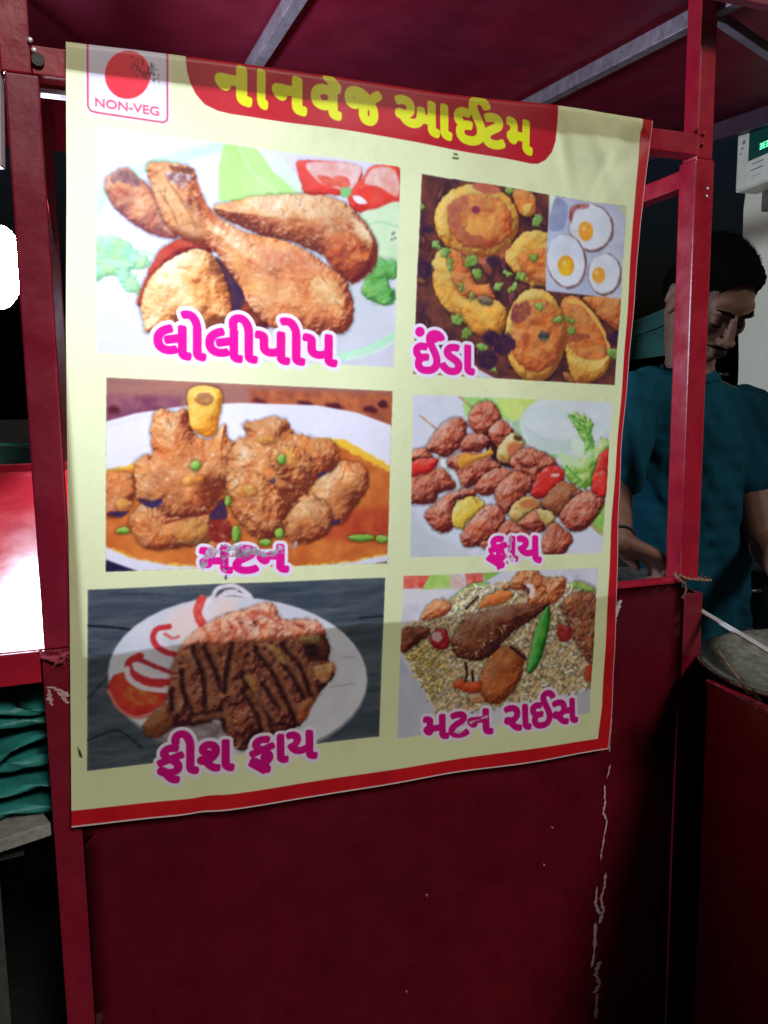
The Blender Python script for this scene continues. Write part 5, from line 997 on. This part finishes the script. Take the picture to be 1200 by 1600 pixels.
hb(0, .108, -.050, .013, .013, .011); hb(0, .086, -.072, .024, .016, .012); hb(0, .098, -.0775, .022, .008, .0055); hb(0, .095, -.0885, .019, .009, .0065); hb(0, .083, -.100, .020, .012, .010)
# eye sockets / lids are shaped by separate small lids and lashes below
neck = at(1078, 580, .30); pel = at(1075, 1010, .32); chest = at(1085, 690, .30)
shR, shL = at(1000, 618, .30), at(1172, 650, .27)
limb(body, [(hp(0, -.035, -.07), .062), (neck, .060), (neck - Vector((0, 0, .05)), .066)])
elR, wrR = at(958, 770, .22), at(968, 845, .12); elL, wrL = at(1196, 850, .16), on_y(1250, 930, 1.56)
limb(body, [(shR, .050), (elR, .043), (wrR, .029)]); limb(body, [(shL, .050), (at(1178, 760, .22), .049), (elL, .043), (wrL, .028)])
limb(body, [(neck - Vector((0, 0, .06)), .07), (chest, .10), (pel, .12)]); limb(body, [(shR, .05), (neck - Vector((0, 0, .05)), .06), (shL, .05)])
def hand(w, aim, side, k):
    """palm, four curled fingers, a thumb closing against them"""
    aim = aim.normalized(); side = (side - aim * side.dot(aim)).normalized(); dn = aim.cross(side).normalized()
    if dn.z > 0: dn = -dn
    limb(body, [(w, .026 * k), (w + aim * .03 * k, .025 * k)])
    for i, (l, o) in enumerate([(.9, -.030), (1.0, -.011), (.96, .009), (.8, .027)]):
        b = w + (aim * .085 + side * o) * k; limb(body, [(w + (aim * .02 + side * o * .6) * k, .0175 * k), (b, .0125 * k)])
        j1 = b + (aim * .030 + dn * .014) * k * l; j2 = j1 + (aim * .008 + dn * .026) * k * l; j3 = j2 + (-aim * .012 + dn * .016) * k * l
        limb(body, [(b, .0118 * k), (j1, .0100 * k), (j2, .0090 * k), (j3, .0075 * k)])
    t0_ = w + (aim * .018 - side * .026) * k; t1 = t0_ + (aim * .034 - side * .018 + dn * .014) * k; t2 = t1 + (aim * .028 + side * .012 + dn * .014) * k
    limb(body, [(t0_, .016 * k), (t1, .0115 * k), (t2, .009 * k)])
hand(wrR, at(1036, 878, .10) - wrR, Vector(VA) * -1 + Vector((0, 0, .2)), 1.0)
hand(wrL, on_y(1262, 990, 1.46) - wrL, Vector((1, .2, 0)), 1.0)
hipR, hipL = pel + Vector(UA) * -.09 + Vector((0, 0, -.06)), pel + Vector(UA) * .09 + Vector((0, 0, -.06))
person = empty('person', Vector((pel.x, pel.y, 0)), 'man with short black hair in a teal T-shirt bending his head over the pan', 'person')
for h_ in (hipR, hipL): limb(body, [(h_, .09), (Vector((h_.x, h_.y, .5)) - Vector(VA) * .03, .062), (Vector((h_.x, h_.y, .1)), .042)]); limb(body, [(Vector((h_.x, h_.y, .05)), .04), (Vector((h_.x, h_.y, .035)) - Vector(VA) * .16, .03)])
ob = link('body', fuse(body, .0038, 5), SK.m, person, True, False)
# hair: a cap over the skull with a hairline, ruffled
hair = bmesh.new()
ball(hair, hp(0, -.016, .030), (.079 * HS, .095 * HS, .086 * HS), HM, 4); ball(hair, hp(0, -.06, -.02), (.070 * HS, .060 * HS, .062 * HS), HM, 4); ball(hair, hp(0, .030, .060), (.064 * HS, .050 * HS, .042 * HS), HM, 3)
hair = fuse(hair, .0035, 2)
geom = hair.verts[:] + hair.edges[:] + hair.faces[:]
bmesh.ops.bisect_plane(hair, geom=geom, plane_co=hp(0, .062, .040), plane_no=(HM @ Vector((0, .90, -.43))), clear_outer=True)
geom = hair.verts[:] + hair.edges[:] + hair.faces[:]
bmesh.ops.bisect_plane(hair, geom=geom, plane_co=hp(0, -.04, -.055), plane_no=(HM @ Vector((0, .25, -.97))), clear_outer=True)
from mathutils import noise as mnoise
for v in hair.verts:
    n_ = mnoise.noise(v.co * 90) * .0035 + mnoise.noise(v.co * 260) * .0025; v.co += (v.co - hc).normalized() * n_
link('hair', hair, HR.m, person, True, False)
# short strands so that the outline is not smooth
r_ = random.Random(3); st = bmesh.new()
for _ in range(2600):
    a, b = r_.uniform(0, 6.28), r_.uniform(-.15, 1); d = Vector((math.sqrt(max(0, 1 - b * b)) * math.cos(a), math.sqrt(max(0, 1 - b * b)) * math.sin(a), b))
    if d.y > .55 and d.z < .62: continue
    p = hp(d.x * .080, -.016 + d.y * .095, .030 + d.z * .086); dd = (HM @ d).normalized(); sd = dd.cross(Vector((r_.gauss(0, 1), r_.gauss(0, 1), r_.gauss(0, 1)))).normalized(); q = p + dd * r_.uniform(.003, .008) + sd * .006
    st.faces.new([st.verts.new(p - sd.cross(dd) * .0007), st.verts.new(p + sd.cross(dd) * .0007), st.verts.new(q)])
o = link('hair_strand', st, HR.m, person, False, False); o['kind'] = 'stuff'
# brows, lashes, lips line
for s in (-1, 1):
    bm = bmesh.new(); tube(bm, [hp(s * .012, .0955, .006), hp(s * .028, .0945, .013), hp(s * .046, .078, .010)], [.0035 * HS, .004 * HS, .002 * HS], 6); link('eyebrow', bm, HR.m, person, True)
    bm = bmesh.new(); tube(bm, [hp(s * .018, .0845, -.022), hp(s * .030, .0885, -.0255), hp(s * .043, .079, -.0215)], [.0012 * HS, .0018 * HS, .001 * HS], 6); link('eyelash', bm, HR.m, person, True)
bm = bmesh.new(); tube(bm, [hp(-.022, .0985, -.083), hp(-.008, .1055, -.0828), hp(.008, .1055, -.0828), hp(.022, .0985, -.083)], [.0008, .0013, .0013, .0008], 6); link('mouth', bm, DK, person, True)
bm = bmesh.new(); tube(bm, [hp(-.030, .088, -.068), hp(-.012, .103, -.066), hp(0, .106, -.0665), hp(.012, .103, -.066), hp(.030, .088, -.068)], [.002, .003, .0025, .003, .002], 6); link('moustache', bm, HR.m, person, True)
# T-shirt, following the body, with sleeves and hem
sh = bmesh.new()
limb(sh, [(neck - Vector((0, 0, .048)), .078), (chest, .118), (at(1082, 830, .31), .122), (pel, .132)])
for dx in (-.07, .07):
    limb(sh, [(chest + Vector(UA) * dx + Vector((0, 0, .045)), .095), (at(1082, 830, .31) + Vector(UA) * dx, .10), (pel + Vector(UA) * dx, .105)])
limb(sh, [(shR + Vector((0, 0, .0)), .062), (neck - Vector((0, 0, .060)), .066), (shL, .062)])
limb(sh, [(shR, .062), (shR.lerp(elR, .82), .060)]); limb(sh, [(shL, .062), (at(1176, 705, .245), .064), (at(1180, 748, .225), .066)])
shm = fuse(sh, .006, 8)
for v in shm.verts:
    n_ = mnoise.noise(Vector((v.co.x * 9, v.co.y * 9, v.co.z * 4))) * .018 + mnoise.noise(Vector((v.co.x * 26 + v.co.z * 12, v.co.y * 26, v.co.z * 9))) * .011; v.co += v.normal * n_ if v.normal.length else Vector()
for co, no in ((pel + Vector((0, 0, -.06)), Vector((0, 0, -1))), (shR.lerp(elR, .86), (elR - shR).normalized()), (at(1180, 762, .222), Vector((.25, -.2, -.95)).normalized())):
    pass
link('t_shirt', shm, SH.m, person, True, False)
bm = bmesh.new(); nk = neck + Vector((0, 0, -.004)); tube(bm, [nk + Vector(UA) * .066 * math.cos(t) + Vector(VA) * .064 * math.sin(t) + Vector((0, 0, .022 * math.sin(t))) for t in [2 * math.pi * k / 36 for k in range(37)]], .008, 8, False); link('collar', bm, SH.m, person, True)
tr_ = bmesh.new()
for h_ in (hipR, hipL): limb(tr_, [(h_ + Vector((0, 0, .05)), .115), (Vector((h_.x, h_.y, .5)) - Vector(VA) * .03, .085), (Vector((h_.x, h_.y, .12)), .075)])
link('trousers', fuse(tr_, .009, 5), DK, person, True, False)
bm = bmesh.new(); ax = (elR - wrR).normalized(); s1_ = ax.cross(Vector((0, 0, 1))).normalized(); s2_ = ax.cross(s1_); c = wrR.lerp(elR, .10)
tube(bm, [c + (s1_ * math.cos(t) + s2_ * math.sin(t)) * .0335 for t in [2 * math.pi * k / 24 for k in range(25)]], .0028, 6, False); tag(link('wrist_thread', bm, DK, None, True), 'black thread worn round the right wrist of the man', 'bracelet')
